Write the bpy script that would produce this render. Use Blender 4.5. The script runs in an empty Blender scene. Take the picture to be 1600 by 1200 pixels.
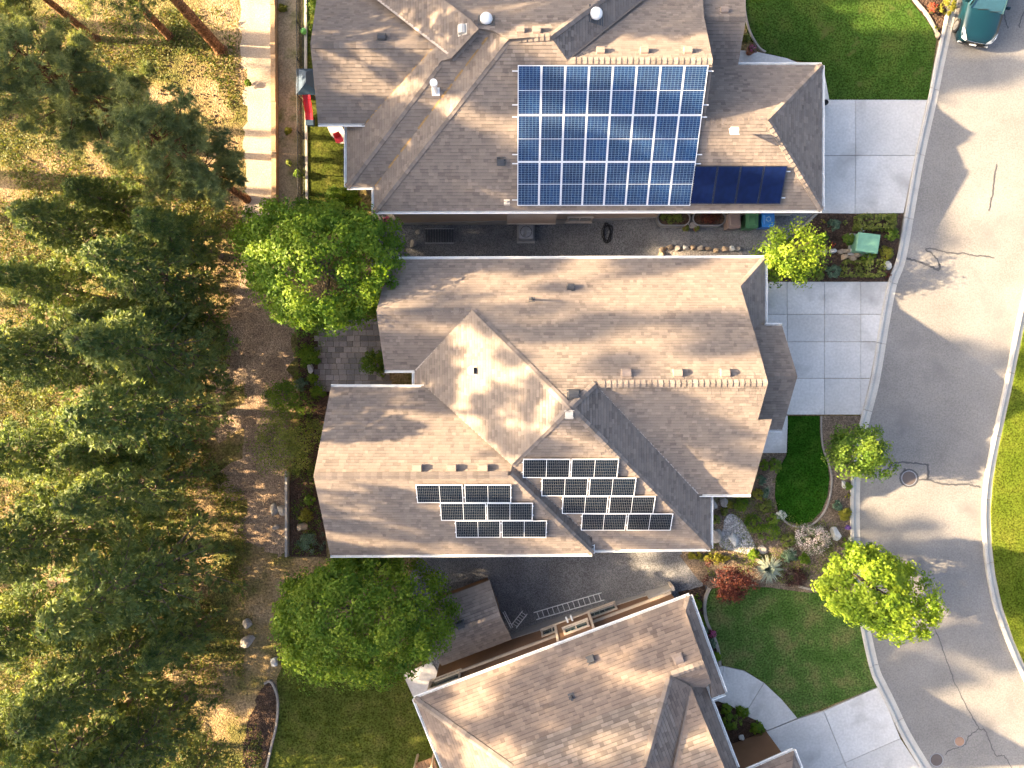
import bpy, bmesh, math, random
import numpy as np
from mathutils import Vector, Matrix
from mathutils.geometry import tessellate_polygon

# ------------------------------------------------------------------ camera, sky, sun, exposure
S = bpy.context.scene
CAM_H, FOC = 36.0, 1110.0          # drone height in metres; focal length in units of a 1600-wide frame
cd = bpy.data.cameras.new('drone_camera')
cd.sensor_width = 36.0
cd.lens = 36.0 * FOC / 1600.0
cd.clip_start, cd.clip_end = 0.5, 600.0
cam = bpy.data.objects.new('drone_camera', cd)
cam.location = (0, 0, CAM_H)
S.collection.objects.link(cam)
S.camera = cam

SUN_EL, SUN_AZ = math.radians(22.2), math.radians(3.6)      # low in the west, a touch north
SUN_DIR = Vector((-math.cos(SUN_EL) * math.cos(SUN_AZ), math.cos(SUN_EL) * math.sin(SUN_AZ), math.sin(SUN_EL)))
w = bpy.data.worlds.new('World'); S.world = w; w.use_nodes = True
wn = w.node_tree.nodes; wl = w.node_tree.links
for n in list(wn): wn.remove(n)
sky = wn.new('ShaderNodeTexSky'); sky.sky_type = 'NISHITA'; sky.sun_disc = False
sky.sun_elevation = SUN_EL
sky.sun_rotation = math.atan2(SUN_DIR.x, SUN_DIR.y)
sky.air_density = 0.8; sky.dust_density = 6.0; sky.ozone_density = 0.3
bg = wn.new('ShaderNodeBackground'); bg.inputs[1].default_value = 0.082
wo = wn.new('ShaderNodeOutputWorld')
wl.new(sky.outputs[0], bg.inputs[0]); wl.new(bg.outputs[0], wo.inputs[0])
sl = bpy.data.lights.new('sun', 'SUN'); sl.energy = 5.0; sl.angle = math.radians(0.55); sl.color = (1.0, 0.74, 0.44)
so = bpy.data.objects.new('sun', sl); S.collection.objects.link(so)
so.rotation_euler = SUN_DIR.to_track_quat('Z', 'Y').to_euler(); so.location = (-60, 5, 40)
vs = S.view_settings
vs.view_transform = 'Standard'; vs.look = 'None'; vs.exposure = 2.92; vs.gamma = 1.0; vs.use_curve_mapping = False
S.render.engine = 'CYCLES'
S.cycles.use_denoising = True
S.cycles.max_bounces = 4; S.cycles.diffuse_bounces = 2; S.cycles.transmission_bounces = 3; S.cycles.adaptive_threshold = 0.03; S.cycles.transparent_max_bounces = 4

# ------------------------------------------------------------------ helpers: survey, objects, meshes
RNG = random.Random(7)
NR = np.random.default_rng(11)

def T(x):                           # the lot falls two metres from the street to the wood
    return 0.0 if x >= 9 else (-2.0 if x <= 2 else -2.0 * (9 - x) / 7.0)

def pt(px, py, z):                  # plan position of a point seen straight down at a known height
    k = (CAM_H - z) / FOC
    return Vector(((px - 800) * k, (600 - py) * k, z))

def gp(px, py, off=0.0):
    z = 0.0
    for _ in range(12):
        z = T((px - 800) * (CAM_H - z) / FOC) + off
    return pt(px, py, z)

class Plane:                        # z = z0 + gx (x-x0) + gy (y-y0)
    def __init__(s, x0, y0, z0, gx, gy):
        s.x0, s.y0, s.z0, s.gx, s.gy = x0, y0, z0, gx, gy
    def z(s, x, y): return s.z0 + s.gx * (x - s.x0) + s.gy * (y - s.y0)
    def hit(s, px, py):
        a, b = (px - 800) / FOC, (600 - py) / FOC
        # x=a(H-z), y=b(H-z)
        d = (s.z0 - s.gx * s.x0 - s.gy * s.y0 + (s.gx * a + s.gy * b) * CAM_H) / (1 + s.gx * a + s.gy * b)
        return pt(px, py, d)
    def frame(s):
        n = Vector((-s.gx, -s.gy, 1)).normalized()
        g = Vector((s.gx, s.gy, 0)).normalized()
        u = Vector((g.y, -g.x, 0)).normalized()          # along the eave
        v = n.cross(u).normalized()                       # up the slope
        if v.z < 0: u, v = -u, -v
        return u, v, n

def wt(o):
    t = Vector((0, 0, 0))
    while o is not None:
        t = t + Vector(o.location); o = o.parent
    return t

def tag(o, label=None, cat=None, group=None, kind=None):
    if label: o['label'] = label
    if cat: o['category'] = cat
    if group: o['group'] = group
    if kind: o['kind'] = kind
    return o

def link(name, data, parent=None, label=None, cat=None, group=None, kind=None, world=True):
    o = bpy.data.objects.new(name, data)
    S.collection.objects.link(o)
    if parent is not None:
        o.parent = parent
        if world: o.location = -wt(parent)
    return tag(o, label, cat, group, kind)

def empty(name, loc, label, cat, group=None, rz=0.0):
    o = bpy.data.objects.new(name, None)
    o.empty_display_size = 0.3
    S.collection.objects.link(o)
    o.location = loc; o.rotation_euler = (0, 0, rz)
    return tag(o, label, cat, group)

class MB:                           # collects faces, then becomes one mesh
    def __init__(s): s.v = []; s.f = []; s.t = []
    def face(s, pts, t=0.5):
        i = len(s.v); s.v.extend(tuple(p) for p in pts); s.f.append(tuple(range(i, i + len(pts)))); s.t.append(t)
    def box(s, c, size, R=None, t=0.5, taper=1.0):
        hx, hy, hz = size[0] / 2, size[1] / 2, size[2] / 2
        P = []
        for z, k in ((-hz, 1.0), (hz, taper)):
            for x, y in ((-hx, -hy), (hx, -hy), (hx, hy), (-hx, hy)):
                p = Vector((x * k, y * k, z))
                if R is not None: p = R @ p
                P.append(p + Vector(c))
        i = len(s.v); s.v.extend(tuple(p) for p in P)
        for q in ((3, 2, 1, 0), (4, 5, 6, 7), (0, 1, 5, 4), (1, 2, 6, 5), (2, 3, 7, 6), (3, 0, 4, 7)):
            s.f.append(tuple(i + k for k in q)); s.t.append(t)
    def prism(s, top, depth, t=0.5, bottom=False):
        top = [Vector(p) for p in top]
        area = sum(top[i].x * top[(i + 1) % len(top)].y - top[(i + 1) % len(top)].x * top[i].y for i in range(len(top)))
        if area < 0: top = top[::-1]
        s.face(top, t)
        bot = [p - Vector((0, 0, depth)) for p in top]
        n = len(top)
        for i in range(n):
            j = (i + 1) % n
            s.face([top[i], bot[i], bot[j], top[j]], t)
        if bottom: s.face(bot[::-1], t)
    def tube(s, path, radii, n=8, t=0.5, caps=True):
        path = [Vector(p) for p in path]
        if not hasattr(radii, '__len__'): radii = [radii] * len(path)
        i0 = len(s.v)
        ref = Vector((0, 0, 1))
        for k, p in enumerate(path):
            d = (path[min(k + 1, len(path) - 1)] - path[max(k - 1, 0)]).normalized()
            r_ = ref if abs(d.dot(ref)) < 0.95 else Vector((1, 0, 0))
            a = d.cross(r_).normalized(); b = d.cross(a).normalized()
            for q in range(n):
                an = 2 * math.pi * q / n
                s.v.append(tuple(p + (a * math.cos(an) + b * math.sin(an)) * radii[k]))
        for k in range(len(path) - 1):
            for q in range(n):
                r2 = (q + 1) % n
                s.f.append((i0 + k * n + q, i0 + k * n + r2, i0 + (k + 1) * n + r2, i0 + (k + 1) * n + q)); s.t.append(t)
        if caps:
            s.f.append(tuple(i0 + q for q in range(n))); s.t.append(t)
            e = i0 + (len(path) - 1) * n
            s.f.append(tuple(e + q for q in reversed(range(n)))); s.t.append(t)
    def lathe(s, c, prof, n=16, t=0.5, sx=1.0, sy=1.0, R=None):
        i0 = len(s.v)
        for r, z in prof:
            for q in range(n):
                an = 2 * math.pi * q / n
                p = Vector((r * sx * math.cos(an), r * sy * math.sin(an), z))
                if R is not None: p = R @ p
                s.v.append(tuple(p + Vector(c)))
        for k in range(len(prof) - 1):
            for q in range(n):
                r2 = (q + 1) % n
                s.f.append((i0 + k * n + q, i0 + k * n + r2, i0 + (k + 1) * n + r2, i0 + (k + 1) * n + q)); s.t.append(t)
        e = i0 + (len(prof) - 1) * n
        s.f.append(tuple(e + q for q in range(n))); s.t.append(t)
    def mesh(s, name, mat, smooth=False, tint=False):
        me = bpy.data.meshes.new(name)
        me.from_pydata(s.v, [], s.f)
        if mat: me.materials.append(mat)
        if tint:
            at = me.attributes.new('tint', 'FLOAT', 'FACE')
            at.data.foreach_set('value', np.array(s.t, dtype=np.float32))
        if smooth: me.polygons.foreach_set('use_smooth', [True] * len(me.polygons))
        me.update()
        return me
    def build(s, name, mat, parent=None, label=None, cat=None, group=None, kind=None, world=True, smooth=False, tint=False):
        return link(name, s.mesh(name, mat, smooth, tint), parent, label, cat, group, kind, world)

def np_mesh(name, verts, nper, mat, tint=None, smooth=False):
    """verts (N*nper,3): N separate faces of nper corners."""
    verts = np.ascontiguousarray(verts, dtype=np.float32)
    nv = len(verts); nf = nv // nper
    me = bpy.data.meshes.new(name)
    me.vertices.add(nv); me.vertices.foreach_set('co', verts.ravel())
    me.loops.add(nv); me.loops.foreach_set('vertex_index', np.arange(nv, dtype=np.int32))
    me.polygons.add(nf); me.polygons.foreach_set('loop_start', np.arange(0, nv, nper, dtype=np.int32))
    me.materials.append(mat)
    if tint is not None:
        at = me.attributes.new('tint', 'FLOAT', 'FACE')
        at.data.foreach_set('value', np.asarray(tint, dtype=np.float32))
    me.update(calc_edges=True); me.validate()
    return me

def copy_tree(o, parent=None):
    c = o.copy(); S.collection.objects.link(c)
    if parent is not None: c.parent = parent
    for ch in list(o.children): copy_tree(ch, c)
    return c

# ------------------------------------------------------------------ materials (all procedural)
def base_mat(name):
    m = bpy.data.materials.new(name); m.use_nodes = True
    nt = m.node_tree
    b = nt.nodes['Principled BSDF']
    return m, nt, b

def ramp(nt, cols, pos=None):
    r = nt.nodes.new('ShaderNodeValToRGB')
    e = r.color_ramp.elements
    n = len(cols)
    pos = pos or [i / (n - 1) for i in range(n)]
    while len(e) < n: e.new(0.5)
    for i in range(n):
        e[i].position = pos[i]; e[i].color = (*cols[i], 1)
    return r

def surf(name, cols, scale=1.0, pos=None, fine=40.0, fine_amt=0.25, rough=0.85, bump=0.3, bump_scale=None, bump_dist=0.02,
         metallic=0.0, tint=None, objrand=0.0, spec=0.3, detail=3.0, stain=None, cell=None, wave=None):
    m, nt, b = base_mat(name)
    N, L = nt.nodes, nt.links
    tc = N.new('ShaderNodeTexCoord')
    co = tc.outputs['Object']
    no = N.new('ShaderNodeTexNoise'); no.inputs['Scale'].default_value = scale; no.inputs['Detail'].default_value = detail
    no.inputs['Roughness'].default_value = 0.6
    L.new(co, no.inputs['Vector'])
    r = ramp(nt, cols, pos)
    if tint is None:
        mr0 = N.new('ShaderNodeMapRange'); mr0.inputs[1].default_value = 0.28; mr0.inputs[2].default_value = 0.72
        L.new(no.outputs['Fac'], mr0.inputs[0]); L.new(mr0.outputs[0], r.inputs[0])
    else:
        at = N.new('ShaderNodeAttribute'); at.attribute_name = 'tint'
        ma = N.new('ShaderNodeMath'); ma.operation = 'MULTIPLY_ADD'; ma.inputs[1].default_value = tint
        mr0 = N.new('ShaderNodeMapRange'); mr0.inputs[1].default_value = 0.25; mr0.inputs[2].default_value = 0.75
        mr0.inputs[3].default_value = 0.0; mr0.inputs[4].default_value = 1.0 - tint
        L.new(no.outputs['Fac'], mr0.inputs[0])
        L.new(at.outputs['Fac'], ma.inputs[0]); L.new(mr0.outputs[0], ma.inputs[2]); L.new(ma.outputs[0], r.inputs[0])
    col = r.outputs[0]
    n2 = N.new('ShaderNodeTexNoise'); n2.inputs['Scale'].default_value = fine; n2.inputs['Detail'].default_value = 1.0
    L.new(co, n2.inputs['Vector'])
    def mul(col, fac_sock, lo, hi):
        mr = N.new('ShaderNodeMapRange'); mr.inputs[1].default_value = 0.25; mr.inputs[2].default_value = 0.75
        mr.inputs[3].default_value = lo; mr.inputs[4].default_value = hi
        L.new(fac_sock, mr.inputs[0])
        mx = N.new('ShaderNodeMix'); mx.data_type = 'RGBA'; mx.blend_type = 'MULTIPLY'; mx.inputs[0].default_value = 1.0
        L.new(col, mx.inputs[6]); L.new(mr.outputs[0], mx.inputs[7])
        return mx.outputs[2]
    if fine_amt: col = mul(col, n2.outputs['Fac'], 1 - fine_amt, 1 + fine_amt)
    if objrand:
        oi = N.new('ShaderNodeObjectInfo')
        mr = N.new('ShaderNodeMapRange'); mr.inputs[3].default_value = 1 - objrand; mr.inputs[4].default_value = 1 + objrand
        L.new(oi.outputs['Random'], mr.inputs[0])
        mx = N.new('ShaderNodeMix'); mx.data_type = 'RGBA'; mx.blend_type = 'MULTIPLY'; mx.inputs[0].default_value = 1.0
        L.new(col, mx.inputs[6]); L.new(mr.outputs[0], mx.inputs[7]); col = mx.outputs[2]
    bsock = n2.outputs['Fac']
    if cell:
        vo = N.new('ShaderNodeTexVoronoi'); vo.inputs['Scale'].default_value = cell
        L.new(co, vo.inputs['Vector'])
        sp = N.new('ShaderNodeSeparateColor'); L.new(vo.outputs['Color'], sp.inputs[0])
        col = mul(col, sp.outputs[0], 0.72, 1.28)
        sub = N.new('ShaderNodeMath'); sub.operation = 'SUBTRACT'; sub.inputs[0].default_value = 1.0
        L.new(vo.outputs['Distance'], sub.inputs[1]); bsock = sub.outputs[0]
    if stain:
        scol, ssc, lo, hi = stain
        n3 = N.new('ShaderNodeTexNoise'); n3.inputs['Scale'].default_value = ssc; n3.inputs['Detail'].default_value = 3.0
        n3.inputs['Distortion'].default_value = 0.4
        ofs = N.new('ShaderNodeVectorMath'); ofs.operation = 'ADD'; ofs.inputs[1].default_value = (13.1, 7.7, 3.3)
        L.new(co, ofs.inputs[0]); L.new(ofs.outputs[0], n3.inputs['Vector'])
        mr = N.new('ShaderNodeMapRange'); mr.inputs[1].default_value = lo; mr.inputs[2].default_value = hi; mr.clamp = True
        L.new(n3.outputs['Fac'], mr.inputs[0])
        mx = N.new('ShaderNodeMix'); mx.data_type = 'RGBA'
        L.new(mr.outputs[0], mx.inputs[0]); L.new(col, mx.inputs[6]); mx.inputs[7].default_value = (*scol, 1); col = mx.outputs[2]
    L.new(col, b.inputs['Base Color'])
    b.inputs['Roughness'].default_value = rough; b.inputs['Metallic'].default_value = metallic
    b.inputs['Specular IOR Level'].default_value = spec
    if bump:
        if bump_scale:
            n4 = N.new('ShaderNodeTexNoise'); n4.inputs['Scale'].default_value = bump_scale; n4.inputs['Detail'].default_value = 1
            L.new(co, n4.inputs['Vector']); bsock = n4.outputs['Fac']
        if wave:
            wv = N.new('ShaderNodeTexWave'); wv.wave_type = 'BANDS'; wv.bands_direction = 'Z'; wv.wave_profile = 'SAW'
            wv.inputs['Scale'].default_value = wave; L.new(co, wv.inputs['Vector']); bsock = wv.outputs['Fac']
        bp = N.new('ShaderNodeBump'); bp.inputs['Strength'].default_value = bump; bp.inputs['Distance'].default_value = bump_dist
        L.new(bsock, bp.inputs['Height']); L.new(bp.outputs[0], b.inputs['Normal'])
    return m

def leaf_mat(name, cols, transl=0.4, rough=0.55, objrand=0.12, tcol=1.5):
    m, nt, b = base_mat(name)
    N, L = nt.nodes, nt.links
    at = N.new('ShaderNodeAttribute'); at.attribute_name = 'tint'
    r = ramp(nt, cols); L.new(at.outputs['Fac'], r.inputs[0])
    oi = N.new('ShaderNodeObjectInfo')
    mr = N.new('ShaderNodeMapRange'); mr.inputs[3].default_value = 1 - objrand; mr.inputs[4].default_value = 1 + objrand
    L.new(oi.outputs['Random'], mr.inputs[0])
    mx = N.new('ShaderNodeMix'); mx.data_type = 'RGBA'; mx.blend_type = 'MULTIPLY'; mx.inputs[0].default_value = 1.0
    L.new(r.outputs[0], mx.inputs[6]); L.new(mr.outputs[0], mx.inputs[7])
    L.new(mx.outputs[2], b.inputs['Base Color'])
    b.inputs['Roughness'].default_value = rough; b.inputs['Specular IOR Level'].default_value = 0.25
    tr = N.new('ShaderNodeBsdfTranslucent')
    g = N.new('ShaderNodeMix'); g.data_type = 'RGBA'; g.blend_type = 'MULTIPLY'; g.inputs[0].default_value = 1.0
    L.new(mx.outputs[2], g.inputs[6]); g.inputs[7].default_value = (tcol * 1.1, tcol * 1.05, tcol * 0.5, 1)
    L.new(g.outputs[2], tr.inputs[0])
    ms = N.new('ShaderNodeMixShader'); ms.inputs[0].default_value = transl
    L.new(b.outputs[0], ms.inputs[1]); L.new(tr.outputs[0], ms.inputs[2])
    L.new(ms.outputs[0], nt.nodes['Material Output'].inputs[0])
    return m

def plain(name, col, rough=0.5, metallic=0.0, var=0.12, spec=0.5, bump=0.05):
    lo = tuple(c * (1 - var) for c in col); hi = tuple(min(1, c * (1 + var)) for c in col)
    return surf(name, [lo, hi], scale=2.5, fine=30, fine_amt=var * 0.6, rough=rough, bump=bump, metallic=metallic, spec=spec)

M = {}
SH = [(0.100, 0.083, 0.074), (0.160, 0.133, 0.116), (0.188, 0.158, 0.138), (0.212, 0.176, 0.150), (0.252, 0.208, 0.176)]
M['shingle'] = surf('asphalt_shingle', SH, scale=0.6, tint=0.8, fine=70, fine_amt=0.18, rough=0.92, bump=0.35, bump_dist=0.006, spec=0.15)
SHL = [(c[0] * .95, c[1] * .9, c[2] * .88) for c in SH]
M['shingle_brown'] = surf('brown_shingle', SHL, scale=0.6, tint=0.85, fine=70, fine_amt=0.2, rough=0.92, bump=0.35, bump_dist=0.006, spec=0.15)
M['cap'] = surf('ridge_shingle', SH[1:], scale=1.4, fine=60, fine_amt=0.2, rough=0.92, objrand=0.2, spec=0.15)
M['shingle_one'] = surf('single_shingle', SH[1:4] , scale=0.9, fine=70, fine_amt=0.18, rough=0.92, objrand=0.28, bump=0.35, bump_dist=0.006, spec=0.15)
M['butt_shadow_band'] = surf('shingle_shadow_band', SH[0:2], scale=0.9, fine=70, fine_amt=0.15, rough=0.92, objrand=0.2, spec=0.15)  # dark printed band; paints in the butt shadow of tabs and caps
M['deck'] = plain('roof_deck', (0.16, 0.13, 0.11), 0.9)
M['white'] = plain('white_painted_metal', (0.78, 0.78, 0.76), 0.4, var=0.06)
M['grey_metal'] = plain('grey_metal', (0.30, 0.30, 0.31), 0.45, 0.6)
M['vent_brown'] = plain('brown_vent', (0.24, 0.19, 0.16), 0.6)
M['vent_dark'] = plain('dark_vent', (0.045, 0.048, 0.055), 0.5)
M['cream'] = plain('cream_vent', (0.55, 0.50, 0.43), 0.5)
M['valley_metal'] = plain('valley_flashing', (0.42, 0.36, 0.31), 0.5, 0.3)
M['moss'] = surf('orange_lichen', [(0.22, 0.145, 0.075), (0.32, 0.20, 0.085)], scale=6, fine=50, fine_amt=0.3, rough=0.95)
M['wall_tan'] = surf('tan_stucco', [(0.40, 0.30, 0.23), (0.46, 0.35, 0.27)], scale=0.8, fine=60, rough=0.9, bump=0.3, fine_amt=0.1)
M['wall_brown'] = surf('brown_stucco', [(0.17, 0.095, 0.055), (0.21, 0.12, 0.07)], scale=0.8, fine=60, rough=0.9, bump=0.3, fine_amt=0.1)
M['trim'] = plain('pale_trim', (0.48, 0.40, 0.32), 0.6)
M['found'] = plain('foundation_concrete', (0.30, 0.29, 0.28), 0.9)
M['wood'] = surf('weathered_wood', [(0.20, 0.12, 0.07), (0.33, 0.20, 0.11)], scale=3, fine=25, rough=0.8)
M['glass'] = plain('window_glass', (0.02, 0.05, 0.05), 0.06, 0.0, spec=0.8, bump=0)
M['cell_blue'] = surf('blue_solar_cell', [(0.002, 0.015, 0.060), (0.004, 0.034, 0.110)], scale=0.9, fine=4, fine_amt=0.25, rough=0.30, bump=0, spec=0.12, objrand=0.2)
M['cell_black'] = surf('black_solar_cell', [(0.003, 0.006, 0.012), (0.005, 0.011, 0.020)], scale=0.9, fine=4, fine_amt=0.2, rough=0.2, bump=0, spec=0.12, objrand=0.2)
M['cell_navy'] = surf('navy_solar_cell', [(0.003, 0.007, 0.036), (0.004, 0.011, 0.052)], scale=0.9, fine=4, fine_amt=0.2, rough=0.25, bump=0, spec=0.15, objrand=0.25)
M['backsheet'] = plain('white_backsheet', (0.24, 0.33, 0.44), 0.35, var=0.04)
M['backsheet_grey'] = plain('grey_backsheet', (0.20, 0.185, 0.17), 0.35, var=0.04)
M['alu'] = plain('aluminium', (0.74, 0.75, 0.77), 0.35, 0.35, var=0.05)
M['black_frame'] = plain('black_frame', (0.008, 0.012, 0.03), 0.35)
M['asphalt'] = surf('asphalt', [(0.158, 0.152, 0.146), (0.21, 0.203, 0.195)], scale=0.35, fine=13, fine_amt=0.18, rough=0.9, bump=0.5, bump_scale=60, bump_dist=0.012,
                    stain=((0.14, 0.135, 0.135), 0.5, 0.58, 0.8), spec=0.2)
M['tar'] = plain('crack_sealant', (0.055, 0.055, 0.058), 0.6)
M['concrete'] = surf('driveway_concrete', [(0.44, 0.425, 0.405), (0.52, 0.505, 0.485)], scale=0.8, fine=9, fine_amt=0.10, rough=0.85, bump=0.25, bump_scale=90,
                     bump_dist=0.004, objrand=0.10, stain=((0.30, 0.285, 0.27), 0.6, 0.55, 0.8))
M['kerb'] = surf('kerb_concrete', [(0.36, 0.34, 0.31), (0.45, 0.43, 0.39)], scale=1.2, fine=25, fine_amt=0.12, rough=0.9, bump=0.3, bump_dist=0.006, objrand=0.07)
M['edging'] = surf('edging_concrete', [(0.21, 0.185, 0.16), (0.31, 0.28, 0.245)], scale=2, fine=25, fine_amt=0.15, rough=0.9)
M['lawn'] = surf('mown_lawn', [(0.012, 0.045, 0.004), (0.019, 0.062, 0.006), (0.034, 0.078, 0.010)], scale=1.1, fine=13, fine_amt=0.6, rough=0.9, bump=1.0, bump_scale=70, bump_dist=0.03, spec=0.0)
M['lawn_top'] = surf('front_lawn', [(0.024, 0.052, 0.009), (0.036, 0.070, 0.013), (0.060, 0.085, 0.018)], scale=0.6, fine=12, fine_amt=0.6, rough=0.9, bump=0.9, bump_scale=60, bump_dist=0.03, spec=0.0, stain=((0.085, 0.09, 0.03), 1.3, 0.62, 0.8))
M['lawn_far'] = surf('far_lawn', [(0.050, 0.075, 0.008), (0.075, 0.100, 0.012), (0.105, 0.115, 0.018)], scale=0.6, fine=12, fine_amt=0.6, rough=0.9, bump=0.9, bump_scale=60, bump_dist=0.03, spec=0.0)
M['lawn_dry'] = surf('patchy_lawn', [(0.040, 0.085, 0.016), (0.070, 0.115, 0.028), (0.135, 0.130, 0.050)], scale=0.9, fine=11, fine_amt=0.6, rough=0.9, bump=0.9, bump_scale=60, bump_dist=0.03, spec=0.0)
M['turf'] = surf('back_lawn', [(0.040, 0.055, 0.010), (0.066, 0.080, 0.016), (0.098, 0.098, 0.026)], scale=1.2, fine=11, fine_amt=0.6, rough=0.9, bump=0.9, bump_scale=60, bump_dist=0.03, spec=0.0)
M['mulch'] = surf('bark_mulch', [(0.040, 0.026, 0.019), (0.085, 0.055, 0.038)], scale=2.0, fine=22, fine_amt=0.4, rough=0.95, bump=0.9, bump_dist=0.05, cell=14, spec=0.1)
M['soil_bed'] = surf('planting_soil', [(0.10, 0.075, 0.055), (0.19, 0.145, 0.105)], scale=1.5, fine=22, fine_amt=0.3, rough=0.95, bump=0.7, bump_dist=0.04, cell=18, spec=0.1)
M['gravel'] = surf('grey_gravel', [(0.115, 0.117, 0.125), (0.175, 0.176, 0.184)], scale=0.7, fine=30, fine_amt=0.2, rough=0.95, bump=0.9, bump_dist=0.03, cell=26, spec=0.15)
M['gravel_tan'] = surf('tan_gravel', [(0.21, 0.19, 0.165), (0.31, 0.28, 0.25)], scale=0.7, fine=30, fine_amt=0.2, rough=0.95, bump=0.9, bump_dist=0.03, cell=26, spec=0.15)
M['pebble'] = surf('river_pebbles', [(0.24, 0.235, 0.23), (0.36, 0.35, 0.34)], scale=1.0, fine=30, fine_amt=0.3, rough=0.8, bump=1.0, bump_dist=0.05, cell=13)
M['floor'] = surf('forest_floor', [(0.055, 0.068, 0.020), (0.125, 0.110, 0.036), (0.215, 0.155, 0.075), (0.33, 0.235, 0.14)], pos=[0.0, 0.34, 0.58, 1.0], scale=0.42, fine=9, fine_amt=0.45,
                  rough=0.95, bump=0.9, bump_scale=14, bump_dist=0.08, spec=0.1, detail=5)
M['trail'] = surf('dirt_trail', [(0.35, 0.28, 0.21), (0.46, 0.38, 0.29)], scale=0.8, fine=14, fine_amt=0.18, rough=0.95, bump=0.6, bump_scale=20, bump_dist=0.04, spec=0.1)
M['litter'] = surf('needle_litter_path', [(0.20, 0.14, 0.095), (0.32, 0.24, 0.17)], scale=0.9, fine=18, fine_amt=0.35, rough=0.95, bump=0.8, bump_dist=0.05, cell=22, spec=0.1)
M['terrace'] = surf('terrace_soil', [(0.26, 0.19, 0.11), (0.38, 0.28, 0.17), (0.16, 0.15, 0.05)], scale=0.9, fine=12, fine_amt=0.3, rough=0.95, bump=0.7, bump_scale=20, bump_dist=0.05, spec=0.1)
M['timber'] = surf('retaining_timber', [(0.30, 0.19, 0.11), (0.42, 0.28, 0.16)], scale=1.5, fine=20, fine_amt=0.2, rough=0.85)
M['paver'] = surf('paver_stone', [(0.17, 0.155, 0.15), (0.27, 0.23, 0.20)], scale=0.9, fine=22, fine_amt=0.15, rough=0.9, objrand=0.35)
M['rock'] = surf('boulder', [(0.26, 0.23, 0.20), (0.42, 0.385, 0.345)], scale=2.2, fine=14, fine_amt=0.25, rough=0.9, bump=0.6, bump_dist=0.05)
M['rock_tan'] = surf('tan_boulder', [(0.34, 0.25, 0.17), (0.52, 0.40, 0.28)], scale=2.2, fine=14, fine_amt=0.25, rough=0.9, bump=0.6, bump_dist=0.05)
M['rock_pale'] = surf('pale_boulder', [(0.40, 0.40, 0.39), (0.60, 0.60, 0.58)], scale=2.2, fine=14, fine_amt=0.2, rough=0.9, bump=0.6, bump_dist=0.05)
M['bark_pine'] = surf('pine_bark', [(0.10, 0.05, 0.026), (0.26, 0.135, 0.068)], scale=5, fine=20, fine_amt=0.5, rough=0.95, bump=1.0, bump_dist=0.08, spec=0.1, cell=9)
M['bark_grey'] = surf('grey_bark', [(0.10, 0.075, 0.06), (0.20, 0.16, 0.13)], scale=6, fine=24, fine_amt=0.3, rough=0.95, bump=0.8, bump_dist=0.03, spec=0.1)
M['pine'] = leaf_mat('pine_needles', [(0.095, 0.130, 0.060), (0.160, 0.200, 0.085), (0.270, 0.290, 0.120)], 0.4, tcol=1.3)
M['fir'] = leaf_mat('fir_needles', [(0.060, 0.105, 0.036), (0.125, 0.180, 0.056), (0.260, 0.300, 0.090)], 0.45, tcol=1.45)
M['leaf_green'] = leaf_mat('broad_leaf', [(0.045, 0.105, 0.008), (0.095, 0.175, 0.012), (0.18, 0.25, 0.022)], 0.42)
M['leaf_deep'] = leaf_mat('deep_green_leaf', [(0.048, 0.115, 0.008), (0.105, 0.190, 0.012), (0.19, 0.26, 0.022)], 0.42)
M['leaf_lime'] = leaf_mat('lime_leaf', [(0.085, 0.16, 0.012), (0.17, 0.26, 0.018), (0.27, 0.35, 0.03)], 0.4)
M['leaf_mid'] = leaf_mat('mid_green_leaf', [(0.055, 0.12, 0.012), (0.105, 0.185, 0.02), (0.18, 0.25, 0.03)], 0.4)
M['leaf_olive'] = leaf_mat('olive_leaf', [(0.065, 0.095, 0.018), (0.135, 0.170, 0.032), (0.24, 0.26, 0.06)], 0.35)
M['leaf_blue'] = leaf_mat('blue_green_leaf', [(0.035, 0.08, 0.045), (0.08, 0.14, 0.085), (0.16, 0.23, 0.15)], 0.25, tcol=1.0)
M['leaf_silver'] = leaf_mat('silver_blade', [(0.14, 0.19, 0.16), (0.25, 0.30, 0.24), (0.42, 0.44, 0.32)], 0.2, tcol=1.0)
M['leaf_red'] = leaf_mat('dark_red_leaf', [(0.035, 0.010, 0.012), (0.085, 0.022, 0.020), (0.19, 0.060, 0.030)], 0.35, tcol=1.2)
M['leaf_dim'] = leaf_mat('dim_maroon_leaf', [(0.022, 0.012, 0.012), (0.045, 0.020, 0.018), (0.075, 0.032, 0.026)], 0.3, tcol=1.0)
M['leaf_yellow'] = leaf_mat('yellow_green_leaf', [(0.11, 0.12, 0.015), (0.18, 0.18, 0.02), (0.26, 0.24, 0.03)], 0.35)
M['bloom_pink'] = leaf_mat('pink_blossom', [(0.04, 0.09, 0.02), (0.07, 0.14, 0.03), (0.55, 0.46, 0.48), (0.82, 0.72, 0.72)], 0.3, tcol=1.0)
M['bloom_white'] = leaf_mat('white_blossom', [(0.04, 0.10, 0.02), (0.07, 0.16, 0.03), (0.55, 0.57, 0.55), (0.80, 0.80, 0.78)], 0.3, tcol=1.0)
M['bloom_magenta'] = leaf_mat('magenta_blossom', [(0.05, 0.09, 0.03), (0.08, 0.11, 0.04), (0.45, 0.08, 0.24), (0.70, 0.20, 0.43)], 0.3, tcol=1.0)
M['bloom_red'] = leaf_mat('red_blossom', [(0.06, 0.08, 0.02), (0.12, 0.10, 0.03), (0.42, 0.06, 0.04), (0.60, 0.12, 0.08)], 0.3, tcol=1.0)
M['bloom_purple'] = leaf_mat('purple_blossom', [(0.05, 0.08, 0.04), (0.12, 0.06, 0.30), (0.22, 0.12, 0.42)], 0.3, tcol=1.0)
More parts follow.
